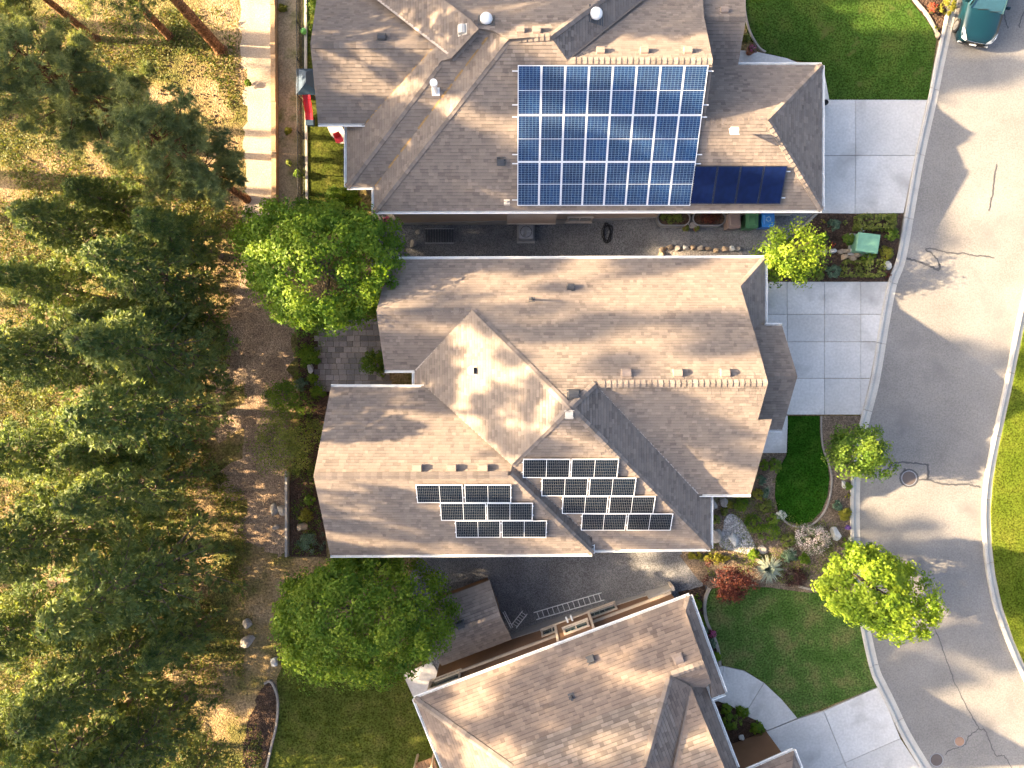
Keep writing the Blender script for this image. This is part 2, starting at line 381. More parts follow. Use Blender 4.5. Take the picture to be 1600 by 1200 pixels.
M['undergrowth'] = leaf_mat('undergrowth_leaf', [(0.045, 0.078, 0.014), (0.105, 0.125, 0.026), (0.23, 0.195, 0.055)], 0.4)
# ------------------------------------------------------------------ the setting
def spline(P, n=6, closed=False):
    P = [Vector((p[0], p[1])) for p in P]
    out = []
    m = len(P)
    rng = range(m if closed else m - 1)
    for i in rng:
        a, b = P[i], P[(i + 1) % m]
        p0 = P[(i - 1) % m] if (closed or i > 0) else a
        p3 = P[(i + 2) % m] if (closed or i + 2 < m) else b
        for k in range(n):
            t = k / n
            q = 0.5 * ((2 * a) + (b - p0) * t + (2 * p0 - 5 * a + 4 * b - p3) * t * t + (3 * a - p0 - 3 * b + p3) * t ** 3)
            out.append((q.x, q.y))
    if not closed: out.append((P[-1].x, P[-1].y))
    return out

def sheet_mesh(name, pts, off, mat, skirt=None):
    """pts: plan points (x,y). A slab that follows the fall of the lot, its top OFF above the ground."""
    bm = bmesh.new()
    vs_ = [bm.verts.new((p[0], p[1], 0)) for p in pts]
    f = bm.faces.new(vs_)
    if f.calc_area() and f.normal.z < 0: f.normal_flip()
    bm.normal_update()
    for fc in bm.faces:
        if fc.normal.z < 0: fc.normal_flip()
    bmesh.ops.triangulate(bm, faces=bm.faces[:])
    for x in (2.0, 9.0):
        bmesh.ops.bisect_plane(bm, geom=bm.verts[:] + bm.edges[:] + bm.faces[:], plane_co=(x, 0, 0), plane_no=(1, 0, 0))
    bed = [e for e in bm.edges if e.is_boundary]
    ext = bmesh.ops.extrude_edge_only(bm, edges=bed)
    low = [g for g in ext['geom'] if isinstance(g, bmesh.types.BMVert)]
    lowset = set(low)
    for v in bm.verts:
        v.co.z = T(v.co.x) + (off if v not in lowset else min(off - (skirt or 0.12), -0.02))
    bmesh.ops.recalc_face_normals(bm, faces=bm.faces[:])
    me = bpy.data.meshes.new(name); bm.to_mesh(me); bm.free()
    me.materials.append(mat)
    return me

def sheet(name, px, off, mat, parent=None, curve=0, rag=0.0, label=None, cat=None, kind='structure', skirt=None):
    if curve: px = spline(px, curve, closed=True)
    if rag:
        q = []
        rr = random.Random(len(px) + int(px[0][0]))
        for i in range(len(px)):
            a, b = Vector(px[i]), Vector(px[(i + 1) % len(px)]); n = max(1, int((b - a).length / 7))
            for k in range(n):
                t = a.lerp(b, k / n); q.append((t.x + rr.gauss(0, rag), t.y + rr.gauss(0, rag * .6)))
        px = q
    P = [gp(x, y, off) for x, y in px]
    return link(name, sheet_mesh(name, [(p.x, p.y) for p in P], off, mat, skirt), parent, label, cat, None, kind if parent is None else None)

# the ground
bm = bmesh.new()
xs = [-140, -60, -34] + [-32 + i * 1.0 for i in range(22)] + [-9.5, 2, 9, 30, 60, 140]
ys = [-140, -60, -30] + [-28 + i * 1.0 for i in range(57)] + [30, 60, 140]
gr = random.Random(3)
grid = []
for y in ys:
    row = []
    for x in xs:
        b_ = (0.10 * gr.uniform(-1, 1)) if -32 <= x <= -15 and abs(y) < 29 else 0.0
        row.append(bm.verts.new((x, y, T(x) + b_)))
    grid.append(row)
for j in range(len(ys) - 1):
    for i in range(len(xs) - 1):
        bm.faces.new((grid[j][i], grid[j][i + 1], grid[j + 1][i + 1], grid[j + 1][i])).smooth = True
me = bpy.data.meshes.new('ground'); bm.to_mesh(me); bm.free(); me.materials.append(M['floor'])
link('ground', me, kind='structure', label='forest floor and bare soil under the whole neighbourhood')

# road between the two kerbs
KL = [(1520, -160), (1500, -70), (1484, 0), (1462, 100), (1452, 150), (1432, 240), (1421, 300), (1403, 400), (1389, 440), (1377, 500), (1362, 590), (1347, 650), (1335, 700), (1331, 750), (1330, 800),
      (1331, 850), (1335, 900), (1341, 950), (1350, 1000), (1362, 1050), (1375, 1078), (1386, 1100), (1410, 1150), (1440, 1200), (1480, 1265), (1540, 1350)]
KR = [(1680, 60), (1648, 200), (1625, 330), (1605, 430), (1588, 500), (1576, 560), (1566, 610), (1557, 650), (1546, 700), (1537, 750), (1533, 800), (1535, 850), (1541, 900), (1552, 950), (1570, 1000), (1592, 1050), (1630, 1120), (1690, 1210)]
KL = [(x - 3, y) for x, y in KL]
kl = spline(KL, 5); kr = spline(KR, 5)
def plan(pxs, off=0.0): return [gp(x, y, off) for x, y in pxs]
klw = plan(kl); krw = plan(kr)
road_poly = [(p.x + 0.3, p.y) for p in klw[::-1]] + [(24.6, 30), (31, 30)] + [(p.x + 0.1, p.y) for p in krw] + [(31, -28)]
road = link('road', sheet_mesh('road', road_poly, 0.015, M['asphalt']), kind='structure', label='grey asphalt street curving past the driveways')

def kerb(name, line, side, label, joints):
    """line: plan points on the lot side; a rolled kerb with a gutter pan, cast in lengths."""
    root = empty(name, line[0], None, None); tag(root, label, None, None, 'structure')
    acc = 0.0; start = 0; segs = []
    for i in range(1, len(line)):
        acc += (line[i] - line[i - 1]).length
        if acc > joints or i == len(line) - 1:
            segs.append((start, i)); start = i; acc = 0.0
    prof = [(0.0, -0.05), (0.0, 0.13), (0.04, 0.15), (0.16, 0.145), (0.24, 0.05), (0.30, 0.035), (0.52, 0.03), (0.52, -0.05)]
    for a, b in segs:
        pts = [line[i].copy() for i in range(a, b + 1)]
        if len(pts) < 2: continue
        pts[0] = pts[0] + (pts[1] - pts[0]).normalized() * 0.012
        pts[-1] = pts[-1] + (pts[-2] - pts[-1]).normalized() * 0.012
        mb = MB(); rings = []
        for k, p in enumerate(pts):
            ia = max(a + k - 1, 0); ib = min(a + k + 1, len(line) - 1)
            d = (line[ib] - line[ia]); d.z = 0; d.normalize()
            nrm = Vector((-d.y, d.x, 0)) * side
            rings.append([p + nrm * w_ + Vector((0, 0, h_)) for w_, h_ in prof])
        for k in range(len(rings) - 1):
            for q in range(len(prof) - 1):
                mb.face([rings[k][q], rings[k][q + 1], rings[k + 1][q + 1], rings[k + 1][q]])
        mb.face(rings[0][::-1]); mb.face(rings[-1])
        mb.build('kerb_segment', M['kerb'], root)
    return root
kerb('kerb', klw, 1.0, 'pale rolled concrete kerb along the driveways', 3.1)
kerb('kerb', krw, 1.0, 'pale concrete kerb across the street beside the far lawn', 3.1)

def ribbon(mb, pts, width, z, closed=False):
    n = len(pts)
    for k in range(n - 1):
        d = pts[k + 1] - pts[k]; d.z = 0
        if d.length < 1e-5: continue
        d.normalize(); nn = Vector((-d.y, d.x, 0))
        w0 = width * RNG.uniform(.75, 1.2) / 2; w1 = width * RNG.uniform(.75, 1.2) / 2
        e = d * 0.02
        mb.face([pts[k] - nn * w0 - e + Vector((0, 0, z)), pts[k + 1] - nn * w1 + e + Vector((0, 0, z)),
                 pts[k + 1] + nn * w1 + e + Vector((0, 0, z + 0.0)), pts[k] + nn * w0 - e + Vector((0, 0, z))])
def tar(px, width=0.075, jitter=0.03, closed=False):
    width *= 0.78
    P = plan(spline(px, 6, closed))
    if closed: P.append(P[0])
    P = [p + Vector((RNG.uniform(-jitter, jitter), RNG.uniform(-jitter, jitter), 0)) for p in P]
    mb = MB(); n = len(P)
    L_, R_ = [], []
    for k in range(n):
        d = P[min(k + 1, n - 1)] - P[max(k - 1, 0)]; d.z = 0; d.normalize(); nn = Vector((-d.y, d.x, 0))
        w_ = width * RNG.uniform(.7, 1.25) / 2
        L_.append(P[k] - nn * w_); R_.append(P[k] + nn * w_)
    for k in range(n - 1):
        q = [L_[k], L_[k + 1], R_[k + 1], R_[k]]
        mb.face([Vector((p.x, p.y, 0.021)) for p in q])
    mb.build('tar_seam', M['tar'], road)
tar([(1557, 256), (1553, 285), (1549, 310), (1545, 330)], 0.10)
tar([(1415, 404), (1424, 406), (1437, 409), (1452, 416), (1466, 421), (1468, 414)], 0.16)
tar([(1468, 414), (1462, 403), (1452, 394), (1446, 389), (1456, 389), (1472, 393), (1490, 396), (1508, 396), (1516, 399), (1535, 400), (1553, 403)], 0.09)
tar([(1381, 735), (1388, 732), (1394, 724), (1410, 722), (1430, 724), (1450, 726)], 0.11)
tar([(1450, 726), (1450, 738), (1449, 749)], 0.13)
tar([(1436, 749), (1452, 750), (1470, 756), (1490, 757), (1512, 757), (1522, 759), (1531, 761)], 0.11)
tar([(1415, 737), (1412, 731)], 0.1)
tar([(1420 + 14 * math.cos(a * .5236), 747 + 13 * math.sin(a * .5236)) for a in range(12)], 0.11, 0.01, True)
tar([(1457, 975), (1466, 996), (1474, 1018), (1485, 1050), (1500, 1085), (1515, 1112), (1530, 1138), (1538, 1140), (1546, 1158), (1556, 1180), (1568, 1181), (1578, 1196), (1590, 1215)], 0.06)
tar([(1530, 1138), (1520, 1145), (1512, 1153), (1508, 1162), (1498, 1167), (1485, 1171), (1476, 1178)], 0.06)
tar([(1568, 20), (1571, 35), (1575, 45), (1592, 40), (1600, 20)][:3], 0.08)
tar([(1600, 18), (1594, 30), (1592, 44)], 0.09)

def manhole(px, py, r, label, mat):
    c = gp(px, py); root = empty('manhole_cover', (c.x, c.y, 0.016), label, 'manhole')
    mb = MB(); mb.lathe((c.x, c.y, 0.0), [(r, 0.0), (r, 0.026), (r * .9, 0.028), (r * .9, 0.022)], 24)
    mb.build('rim', M['grey_metal'], root)
    mb = MB(); mb.lathe((c.x, c.y, 0.0), [(r * .88, 0.0), (r * .88, 0.027)], 24)
    for a in range(-3, 4):
        h = math.sqrt(max(0, (r * .8) ** 2 - (a * r * .22) ** 2))
        mb.box((c.x, c.y + a * r * .22, 0.030), (2 * h, r * .07, 0.006))
    mb.build('lid', mat, root)
M['iron'] = plain('rusty_iron', (0.13, 0.105, 0.095), 0.7, 0.4)
M['iron_red'] = plain('ochre_iron', (0.30, 0.19, 0.13), 0.7, 0.2)
manhole(1420, 747, 0.39, 'round iron manhole cover ringed by tar in the middle of the street', M['iron'])
manhole(1463, 1187, 0.34, 'dark manhole cover by the kerb below the curved walk', M['iron'])
manhole(1499, 1158, 0.27, 'small ochre valve cover in sunlight on the lower street', M['iron_red'])

# paved slabs: each slab between two joints is a piece of its own
def slabs(name, label, polys, off=0.10, mat='concrete'):
    root = empty(name, gp(*polys[0][0]), None, None); tag(root, label, None, None, 'structure')
    for q in polys:
        P = [gp(x, y, off) for x, y in q]
        c = sum(P, Vector()) / len(P)
        P = [p + (c - p).normalized() * 0.015 for p in P]
        link('slab', sheet_mesh('slab', [(p.x, p.y) for p in P], off, M[mat], 0.13), root)
    return root
def base_under(px, off, mat='found'): return None
slabs('driveway', 'two-car concrete driveway of the house with the large blue solar array', [
    [(1270, 155), (1337, 155), (1337, 243), (1270, 243)], [(1337, 155), (1449, 156), (1430, 243), (1337, 243)],
    [(1270, 243), (1337, 243), (1336, 334), (1270, 333)], [(1337, 243), (1430, 243), (1412, 333), (1336, 334)]])
xs_ = [1190, 1230, 1288, 1345, 1500]; ys_ = [440, 491, 534, 591, 648]
kx = {440: 1389, 491: 1378, 534: 1371, 591: 1360, 648: 1347}
P_ = []
for j in range(4):
    for i in range(4):
        x0, x1 = xs_[i], xs_[i + 1]; y0, y1 = ys_[j], ys_[j + 1]
        if i == 3: P_.append([(x0, y0), (kx[y0], y0), (kx[y1], y1), (x0, y1)] if kx[y1] > x0 + 4 else [(x0, y0), (kx[y0], y0), (x0 + 2, y1), (x0, y1)])
        else: P_.append([(x0, y0), (x1, y0), (x1, y1), (x0, y1)])
slabs('driveway', 'wide concrete driveway scored in squares before the middle house', P_ + [[(1180, 649), (1231, 649), (1231, 708), (1180, 708)]])
slabs('driveway', 'concrete driveway at the lower corner meeting the curved walk', [
    [(1247, 1123), (1287, 1111), (1320, 1192), (1190, 1240), (1198, 1143)], [(1287, 1111), (1374, 1073), (1386, 1102), (1407, 1154), (1320, 1192)],
    [(1320, 1192), (1407, 1154), (1438, 1200), (1475, 1262), (1345, 1262)], [(1190, 1240), (1320, 1192), (1345, 1262), (1190, 1300)]])
slabs('footpath', 'curved concrete walk between the lower lawn and the house', [
    [(1100, 1045), (1125, 1040), (1131, 1041), (1122, 1096), (1100, 1100)], [(1131, 1041), (1163, 1048), (1194, 1067), (1163, 1117), (1142, 1103), (1122, 1096)],
    [(1194, 1067), (1222, 1093), (1246, 1122), (1198, 1142), (1186, 1128), (1163, 1117)]], 0.105)
slabs('footpath', 'small concrete walk by the porch of the top house', [[(1150, 78), (1180, 80), (1230, 91), (1262, 104), (1150, 112)], [(1262, 104), (1286, 102), (1296, 156), (1262, 156)]], 0.105)
slabs('patio', 'plain concrete pad at the back corner of the lower house', [[(629, 1053), (675, 1034), (700, 1080), (648, 1095)]], 0.08)
slabs('patio', 'concrete back patio of the top house under the eave', [[(508, 192), (548, 190), (548, 226), (531, 224), (517, 212)]], 0.08)

# lawns, beds, gravel
sheet('lawn', [(1160, -60), (1392, -60), (1425, 4), (1443, 25), (1457, 45), (1463, 62), (1450, 156), (1292, 156), (1284, 98), (1240, 93), (1195, 82), (1172, 60), (1160, 20)], 0.10, M['lawn_top'], label='deep green mown front lawn of the top house')
sheet('lawn', [(1231, 650), (1281, 650), (1281, 675), (1284, 700), (1293, 725), (1296, 748), (1293, 775), (1284, 798), (1268, 815), (1250, 820), (1230, 814), (1216, 798), (1211, 775), (1212, 748), (1220, 727), (1229, 712)], 0.10, M['lawn'], label='dark green kidney shaped lawn before the middle house')
sheet('lawn', [(1113, 920), (1140, 915), (1200, 918), (1260, 926), (1338, 930), (1341, 950), (1350, 1000), (1374, 1072), (1246, 1122), (1222, 1092), (1194, 1066), (1163, 1047), (1130, 1040), (1122, 1020), (1116, 995), (1106, 972), (1102, 950), (1104, 934)], 0.095, M['lawn_dry'], label='patchy front lawn of the lower house beside the curved walk')
sheet('lawn', [(1700, 100), (1665, 200), (1640, 330), (1621, 430), (1604, 500), (1592, 560), (1582, 610), (1573, 650), (1562, 700), (1553, 750), (1549, 800), (1551, 850), (1557, 900), (1568, 950), (1585, 1000), (1607, 1050), (1646, 1120), (1705, 1210), (1900, 1210), (1900, 100)], 0.11, M['lawn_far'], label='sunlit lawn across the street')
sheet('lawn', [(432, 1062), (450, 1020), (560, 990), (640, 1010), (652, 1095), (700, 1210), (690, 1290), (400, 1290), (418, 1200), (425, 1160), (432, 1120), (435, 1090)], 0.06, M['turf'], label='shaded back lawn of the lower house')
sheet('lawn', [(473, -40), (500, -40), (560, 80), (560, 330), (473, 330)], 0.05, M['turf'], label='narrow back lawn behind the chain link fence')
sheet('garden_bed', [(1395, -60), (1428, 2), (1447, 25), (1460, 45), (1468, 62), (1484, 0), (1500, -60)], 0.08, M['mulch'], label='mulched corner bed beside the parked car')
sheet('garden_bed', [(1276, 333), (1411, 334), (1402, 400), (1389, 440), (1190, 440), (1190, 402), (1236, 374), (1252, 355)], 0.085, M['mulch'], label='dark mulch bed between the two driveways')
sheet('garden_bed', [(1085, 700), (1231, 708), (1281, 650), (1346, 650), (1334, 700), (1330, 800), (1333, 880), (1340, 945), (1200, 918), (1110, 920), (1090, 905), (1062, 868), (1085, 855)], 0.07, M['soil_bed'], label='planted soil bed around the kidney shaped lawn')
sheet('garden_bed', [(1060, 925), (1102, 915), (1104, 940), (1102, 960), (1110, 985), (1120, 1005), (1126, 1040), (1108, 1045), (1070, 950)], 0.075, M['mulch'], label='narrow bed along the front of the lower house')
sheet('garden_bed', [(1105, 1100), (1122, 1097), (1142, 1104), (1163, 1118), (1186, 1129), (1197, 1143), (1150, 1180), (1120, 1185)], 0.08, M['mulch'], label='wedge shaped bed between walk and house wall')
sheet('garden_bed', [(414, 1067), (426, 1066), (434, 1085), (434, 1110), (431, 1140), (424, 1165), (417, 1200), (405, 1260), (370, 1260), (380, 1180), (386, 1130), (402, 1085)], 0.05, M['mulch'], rag=1.6, label='dark bark bed beside the back lawn')
sheet('garden_bed', [(463, 505), (520, 505), (520, 680), (505, 760), (510, 870), (452, 870), (452, 760), (470, 650)], 0.04, M['mulch'], label='planted bed behind the middle house')
sheet('gravel_yard', [(580, 325), (660, 330), (1075, 330), (1285, 333), (1260, 352), (1236, 374), (1195, 410), (640, 420), (580, 420)], 0.03, M['gravel'], label='gravel side yard between the upper two houses')
sheet('gravel_yard', [(655, 870), (1060, 850), (1072, 880), (1100, 908), (1108, 918), (1098, 940), (1060, 935), (690, 1080), (660, 1010), (640, 900)], 0.035, M['gravel'], label='grey gravel side yard below the solar panels')
sheet('gravel_yard', [(1030, 388), (1125, 388), (1160, 392), (1160, 420), (1030, 420)], 0.06, M['gravel_tan'], label='tan gravel strip behind the low stone wall')
sheet('pebble_bed', spline([(1143, 803), (1158, 812), (1172, 835), (1181, 858), (1172, 866), (1150, 862), (1128, 856), (1124, 845), (1130, 826), (1133, 810)], 4, True), 0.11, M['pebble'], label='teardrop bed of grey river pebbles')
sheet('trail', [(374, -60), (424, -60), (427, 60), (432, 330), (420, 360), (380, 362), (384, 300), (380, 200), (376, 100)], 0.012, M['trail'], rag=2.5, label='pale dirt trail along the edge of the wood')
sheet('trail', [(372, 352), (430, 340), (455, 420), (462, 500), (456, 560), (452, 640), (450, 720), (450, 850), (430, 870), (380, 840), (350, 800), (340, 700), (335, 600), (345, 520), (375, 440)], 0.014, M['litter'], curve=4, rag=5.0, label='brown litter path behind the gardens')
sheet('terrace', [(434, -60), (466, -60), (470, 330), (436, 330)], 0.03, M['terrace'], label='terraced strip of bare soil inside the timber edge')

# paver patio behind the middle house, laid piece by piece
pat = empty('patio', gp(540, 555), None, None); tag(pat, 'brown and grey paver patio behind the middle house', None, None, 'structure')
c0 = gp(497, 500); c1 = gp(600, 612)
pr = random.Random(5)
y = c1.y; row = 0
while y < c0.y:
    x = c0.x - (0.2 if row % 2 else 0)
    while x < c1.x + .2:
        wd = pr.choice([0.3, 0.42, 0.42, 0.3])
        mb = MB(); zt = -2 + 0.055 + pr.uniform(0, .006)
        mb.prism([(x + .008, y + .008, zt), (x + wd - .008, y + .008, zt), (x + wd - .008, y + .292, zt), (x + .008, y + .292, zt)], 0.06)
        mb.build('paver', M['paver'], pat)
        x += wd
    y += 0.3; row += 1

# concrete edging strips and retaining pieces
def edging(name, px, label, cat, width=0.14, h=0.16, mat='edging', curve=6, base=0.0):
    P = [gp(x, y) for x, y in (spline(px, curve) if curve else px)]
    mb = MB(); L_, R_ = [], []
    for k in range(len(P)):
        d = P[min(k + 1, len(P) - 1)] - P[max(k - 1, 0)]; d.z = 0; d.normalize(); nn = Vector((-d.y, d.x, 0)) * width / 2
        L_.append(P[k] - nn); R_.append(P[k] + nn)
    up = Vector((0, 0, h)); dn = Vector((0, 0, -0.05)); ch = 0.75
    for k in range(len(P) - 1):
        a, b, c, d = L_[k], L_[k + 1], R_[k + 1], R_[k]
        ma, mb_, mc, md = [P[i] + (q - P[i]) * ch for i, q in ((k, a), (k + 1, b), (k + 1, c), (k, d))]
        mb.face([ma + up, mb_ + up, mc + up, md + up]); mb.face([a + dn, b + dn, b + up * .7, a + up * .7]); mb.face([a + up * .7, b + up * .7, mb_ + up, ma + up])
        mb.face([c + dn, d + dn, d + up * .7, c + up * .7]); mb.face([c + up * .7, d + up * .7, md + up, mc + up])
    mb.face([L_[0] + dn, L_[0] + up * .7, R_[0] + up * .7, R_[0] + dn]); mb.face([L_[-1] + dn, L_[-1] + up * .7, R_[-1] + up * .7, R_[-1] + dn])
    return mb.build(name, M[mat], None, label, cat)
edging('garden_edging', [(1420, -10), (1428, 2), (1447, 25), (1458, 45), (1464, 58)], 'thin pale concrete edging between top lawn and mulch corner', 'edging')
edging('garden_edging', [(1282, 650), (1282, 675), (1285, 700), (1294, 725), (1298, 748), (1295, 777), (1286, 800), (1269, 818), (1250, 823), (1229, 817), (1214, 800)], 'concrete edging curving round the kidney shaped lawn', 'edging', 0.09, 0.13)
edging('garden_edging', [(1108, 918), (1102, 932), (1100, 950), (1104, 972), (1115, 996), (1121, 1015), (1124, 1040)], 'pale edging between lower house bed and patchy lawn', 'edging', 0.18)
edging('garden_edging', [(1246, 915), (1270, 921), (1300, 926)], 'short pale edging under the lime tree above the patchy lawn', 'edging', 0.12)
edging('garden_edging', [(1275, 334), (1262, 347), (1250, 357), (1238, 366)], 'thin pale edging between gravel and mulch near the blue bin', 'edging', 0.12)
edging('garden_edging', [(414, 1067), (424, 1064), (433, 1082), (435, 1105), (432, 1135), (426, 1160), (418, 1195), (410, 1230)], 'pale edging between dark bark bed and back lawn', 'edging', 0.13)
edging('garden_edging', [(1195, 83), (1184, 75), (1170, 50), (1163, 20), (1162, -10)], 'pale edging beside the porch of the top house', 'edging', 0.12)
edging('retaining_wall', [(450, 735), (450, 800), (450, 868)], 'low concrete wall between litter path and planted bed', 'wall', 0.16, 0.35, 'found', 0)
# retaining timber along the trail, in lengths
tb = empty('timber_retaining_wall', gp(430, 150), 'long tan timber retaining edge between trail and terraced strip', 'retaining wall')
ys2 = [-60, 15, 90, 165, 240, 330]
for a, b in zip(ys2[:-1], ys2[1:]):
    p, q = gp(430 + a * .008, a), gp(430 + b * .008, b)
    for lay in range(2):
        mb = MB(); mb.box((p + q) / 2 + Vector((0.02 * lay, 0, 0.14 + .26 * lay)), (0.24, (p - q).length - .02, 0.25)); mb.build('beam', M['timber'], tb)
# ------------------------------------------------------------------ houses
def clip_half(poly, a, b):          # keep the left side of a->b
    out = []
    n = len(poly)
    def sd(p): return (b[0] - a[0]) * (p[1] - a[1]) - (b[1] - a[1]) * (p[0] - a[0])
    for i in range(n):
        p, q = poly[i], poly[(i + 1) % n]
        dp, dq = sd(p), sd(q)
        if dp >= 0: out.append(p)
        if (dp >= 0) != (dq >= 0):
            t = dp / (dp - dq); out.append((p[0] + (q[0] - p[0]) * t, p[1] + (q[1] - p[1]) * t))
    return out
def inside(p, poly):
    r = False; n = len(poly)
    for i in range(n):
        (x1, y1), (x2, y2) = poly[i], poly[(i + 1) % n]
        if (y1 > p[1]) != (y2 > p[1]) and p[0] < (x2 - x1) * (p[1] - y1) / (y2 - y1) + x1: r = not r
    return r
def crosses(rect, poly):
    x0, y0 = rect[0]; x1, y1 = rect[2]
    n = len(poly)
    for i in range(n):
        (ax, ay), (bx, by) = poly[i], poly[(i + 1) % n]
        t0, t1 = 0.0, 1.0; dx, dy = bx - ax, by - ay; ok = True
        for p_, q_ in ((-dx, ax - x0), (dx, x1 - ax), (-dy, ay - y0), (dy, y1 - ay)):
            if abs(p_) < 1e-12:
                if q_ < 0: ok = False; break
            else:
                r_ = q_ / p_
                if p_ < 0: t0 = max(t0, r_)
                else: t1 = min(t1, r_)
                if t0 > t1: ok = False; break
        if ok: return True
    return False

TAB = {}
def tab_mesh(wd, ex, h, mat):
    k = (round(wd, 2), round(h, 3), ex, mat)
    if k not in TAB:
        mb = MB(); wd = k[0]
        a, b, c, d = (0, 0, h), (wd, 0, h), (wd, ex, .003), (0, ex, .003)
        e, f = (wd, ex * .74, .003 + (h - .003) * .26), (0, ex * .74, .003 + (h - .003) * .26)
        mb.face([a, b, e, f]); mb.face([f, e, c, d]); mb.face([(0, 0, 0), (wd, 0, 0), b, a]); mb.face([(0, 0, 0), a, d]); mb.face([(wd, 0, 0), c, b])
        TAB[k] = mb.mesh('shingle', M[mat]); TAB[k].materials.append(M['butt_shadow_band']); TAB[k].polygons[1].material_index = 1  # upper quarter of the tab carries the painted shadow line
    return TAB[k]

def make_roof(house, faces, exposure=0.15, seed=1, mat='shingle', single='shingle_one', lengths=(0.13, 0.34), n_single=300):
    rr = random.Random(seed)
    deck = MB(); big = MB(); cand = []
    for pl, poly in faces:
        P = [pl.hit(*p) if len(p) == 2 else Vector(p) for p in poly]
        deck.prism(P, 0.20, bottom=True)
        u, v, n = pl.frame()
        O = P[0]
        q2 = [((p - O).dot(u), (p - O).dot(v)) for p in P]
        area = sum(q2[i][0] * q2[(i + 1) % len(q2)][1] - q2[(i + 1) % len(q2)][0] * q2[i][1] for i in range(len(q2)))
        if area < 0: q2 = q2[::-1]
        tris = tessellate_polygon([[Vector((a, b, 0)) for a, b in q2]])
        TR = []
        for t in tris:
            a, b, c = [q2[i] for i in t]
            if (b[0] - a[0]) * (c[1] - a[1]) - (b[1] - a[1]) * (c[0] - a[0]) < 0: b, c = c, b
            TR.append((a, b, c, min(a[1], b[1], c[1]), max(a[1], b[1], c[1]), min(a[0], b[0], c[0]), max(a[0], b[0], c[0])))
        s0 = min(p[1] for p in q2); s1 = max(p[1] for p in q2)
        rows = int((s1 - s0) / exposure) + 1
        for r in range(rows):
            y0 = s0 + r * exposure; y1 = y0 + exposure + 0.004
            xsr = [p[0] for p in clip_row(q2, y0, y1)]
            if not xsr: continue
            x = min(xsr) - rr.uniform(0, .35); xe = max(xsr)
            while x < xe:
                wd = rr.choice(WD) if lengths is None else rr.uniform(*lengths)
                wd = round(wd, 2)
                h = 0.016 if rr.random() < 0.55 else 0.026
                t = min(1, max(0.12, rr.gauss(0.56, 0.22)))
                rect = [(x, y0), (x + wd, y0), (x + wd, y1), (x, y1)]
                def lift(p): return O + u * p[0] + v * p[1] + n * (h + (0.003 - h) * (p[1] - y0) / (y1 - y0))
                if not crosses(rect, q2):
                    if inside((x + wd / 2, (y0 + y1) / 2), q2):
                        c3 = O + u * x + v * y0
                        cand.append((c3, u, v, n, wd, h, rect, O, t, y0, y1))
                else:
                    for (a, b, c, ya, yb, xa, xb) in TR:
                        if yb < y0 or ya > y1 or xb < x or xa > x + wd: continue
                        pg = rect
                        for e0, e1 in ((a, b), (b, c), (c, a)):
                            pg = clip_half(pg, e0, e1)
                            if len(pg) < 3: break
                        if len(pg) >= 3: big.face([lift(p) for p in pg], t)
                x += wd
    def seen(c):
        k = FOC / (CAM_H - c[0].z)
        return 10 < 800 + c[0].x * k < 1590 and 10 < 600 - c[0].y * k < 1190
    vis = [i for i, c in enumerate(cand) if seen(c)]
    order = sorted(vis, key=lambda i: -cand[i][0].z)
    one = set(order[:n_single])
    dk = deck.build('roof', M['deck'], house)
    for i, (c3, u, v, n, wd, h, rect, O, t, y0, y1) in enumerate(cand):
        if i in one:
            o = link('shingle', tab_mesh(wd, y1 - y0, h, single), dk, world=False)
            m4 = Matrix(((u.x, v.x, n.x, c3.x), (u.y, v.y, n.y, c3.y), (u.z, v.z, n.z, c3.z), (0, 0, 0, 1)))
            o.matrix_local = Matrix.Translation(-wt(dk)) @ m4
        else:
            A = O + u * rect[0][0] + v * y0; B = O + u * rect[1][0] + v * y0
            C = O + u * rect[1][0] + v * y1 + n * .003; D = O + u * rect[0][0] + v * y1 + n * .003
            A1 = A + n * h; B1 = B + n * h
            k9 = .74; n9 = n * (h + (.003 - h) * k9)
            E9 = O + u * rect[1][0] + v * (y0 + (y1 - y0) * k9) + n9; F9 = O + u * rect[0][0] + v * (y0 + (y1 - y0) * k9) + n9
            big.face([A1, B1, E9, F9], t); big.face([F9, E9, C, D], max(0, t - .42)); big.face([A, B, B1, A1], 0.0); big.face([A, A1, D], 0.0); big.face([B, C, B1], 0.0)  # upper band tinted darker as a painted course shadow, butt faces darkest
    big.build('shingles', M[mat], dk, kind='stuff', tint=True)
    return dk

def clip_row(q, y0, y1):
    p = [(a, b) for a, b in q]
    out = []
    n = len(p)
    for i in range(n):
        a, b = p[i], p[(i + 1) % n]
        if y0 <= a[1] <= y1: out.append(a)
        for y in (y0, y1):
            if (a[1] - y) * (b[1] - y) < 0:
                t = (y - a[1]) / (b[1] - a[1]); out.append((a[0] + (b[0] - a[0]) * t, y))
    return out

CAPM = {}
def cap_mesh(drop, mat, ln=0.30):
    k = (drop, mat, ln)
    if k not in CAPM:
        mb = MB(); w_ = 0.15
        h0, h1 = 0.045, 0.004
        a, b, c = (0, -w_, h0 - drop), (0, 0, h0), (0, w_, h0 - drop)
        d, e, f = (ln, -w_, h1 - drop), (ln, 0, h1), (ln, w_, h1 - drop)
        mb.face([a, d, e, b]); mb.face([b, e, f, c])
        z = Vector((0, 0, 0.04))
        mb.face([Vector(a) - z, a, b, Vector(b) - z]); mb.face([Vector(b) - z, b, c, Vector(c) - z])
        mb.face([Vector(a) - z, Vector(d) - z, d, a]); mb.face([Vector(c) - z, c, f, Vector(f) - z])
        CAPM[k] = mb.mesh('ridge_cap', M[mat]); CAPM[k].materials.append(M['butt_shadow_band'])
        for i_ in (2, 3): CAPM[k].polygons[i_].material_index = 1  # cap fronts coloured dark to draw the shaded gaps between caps
    return CAPM[k]
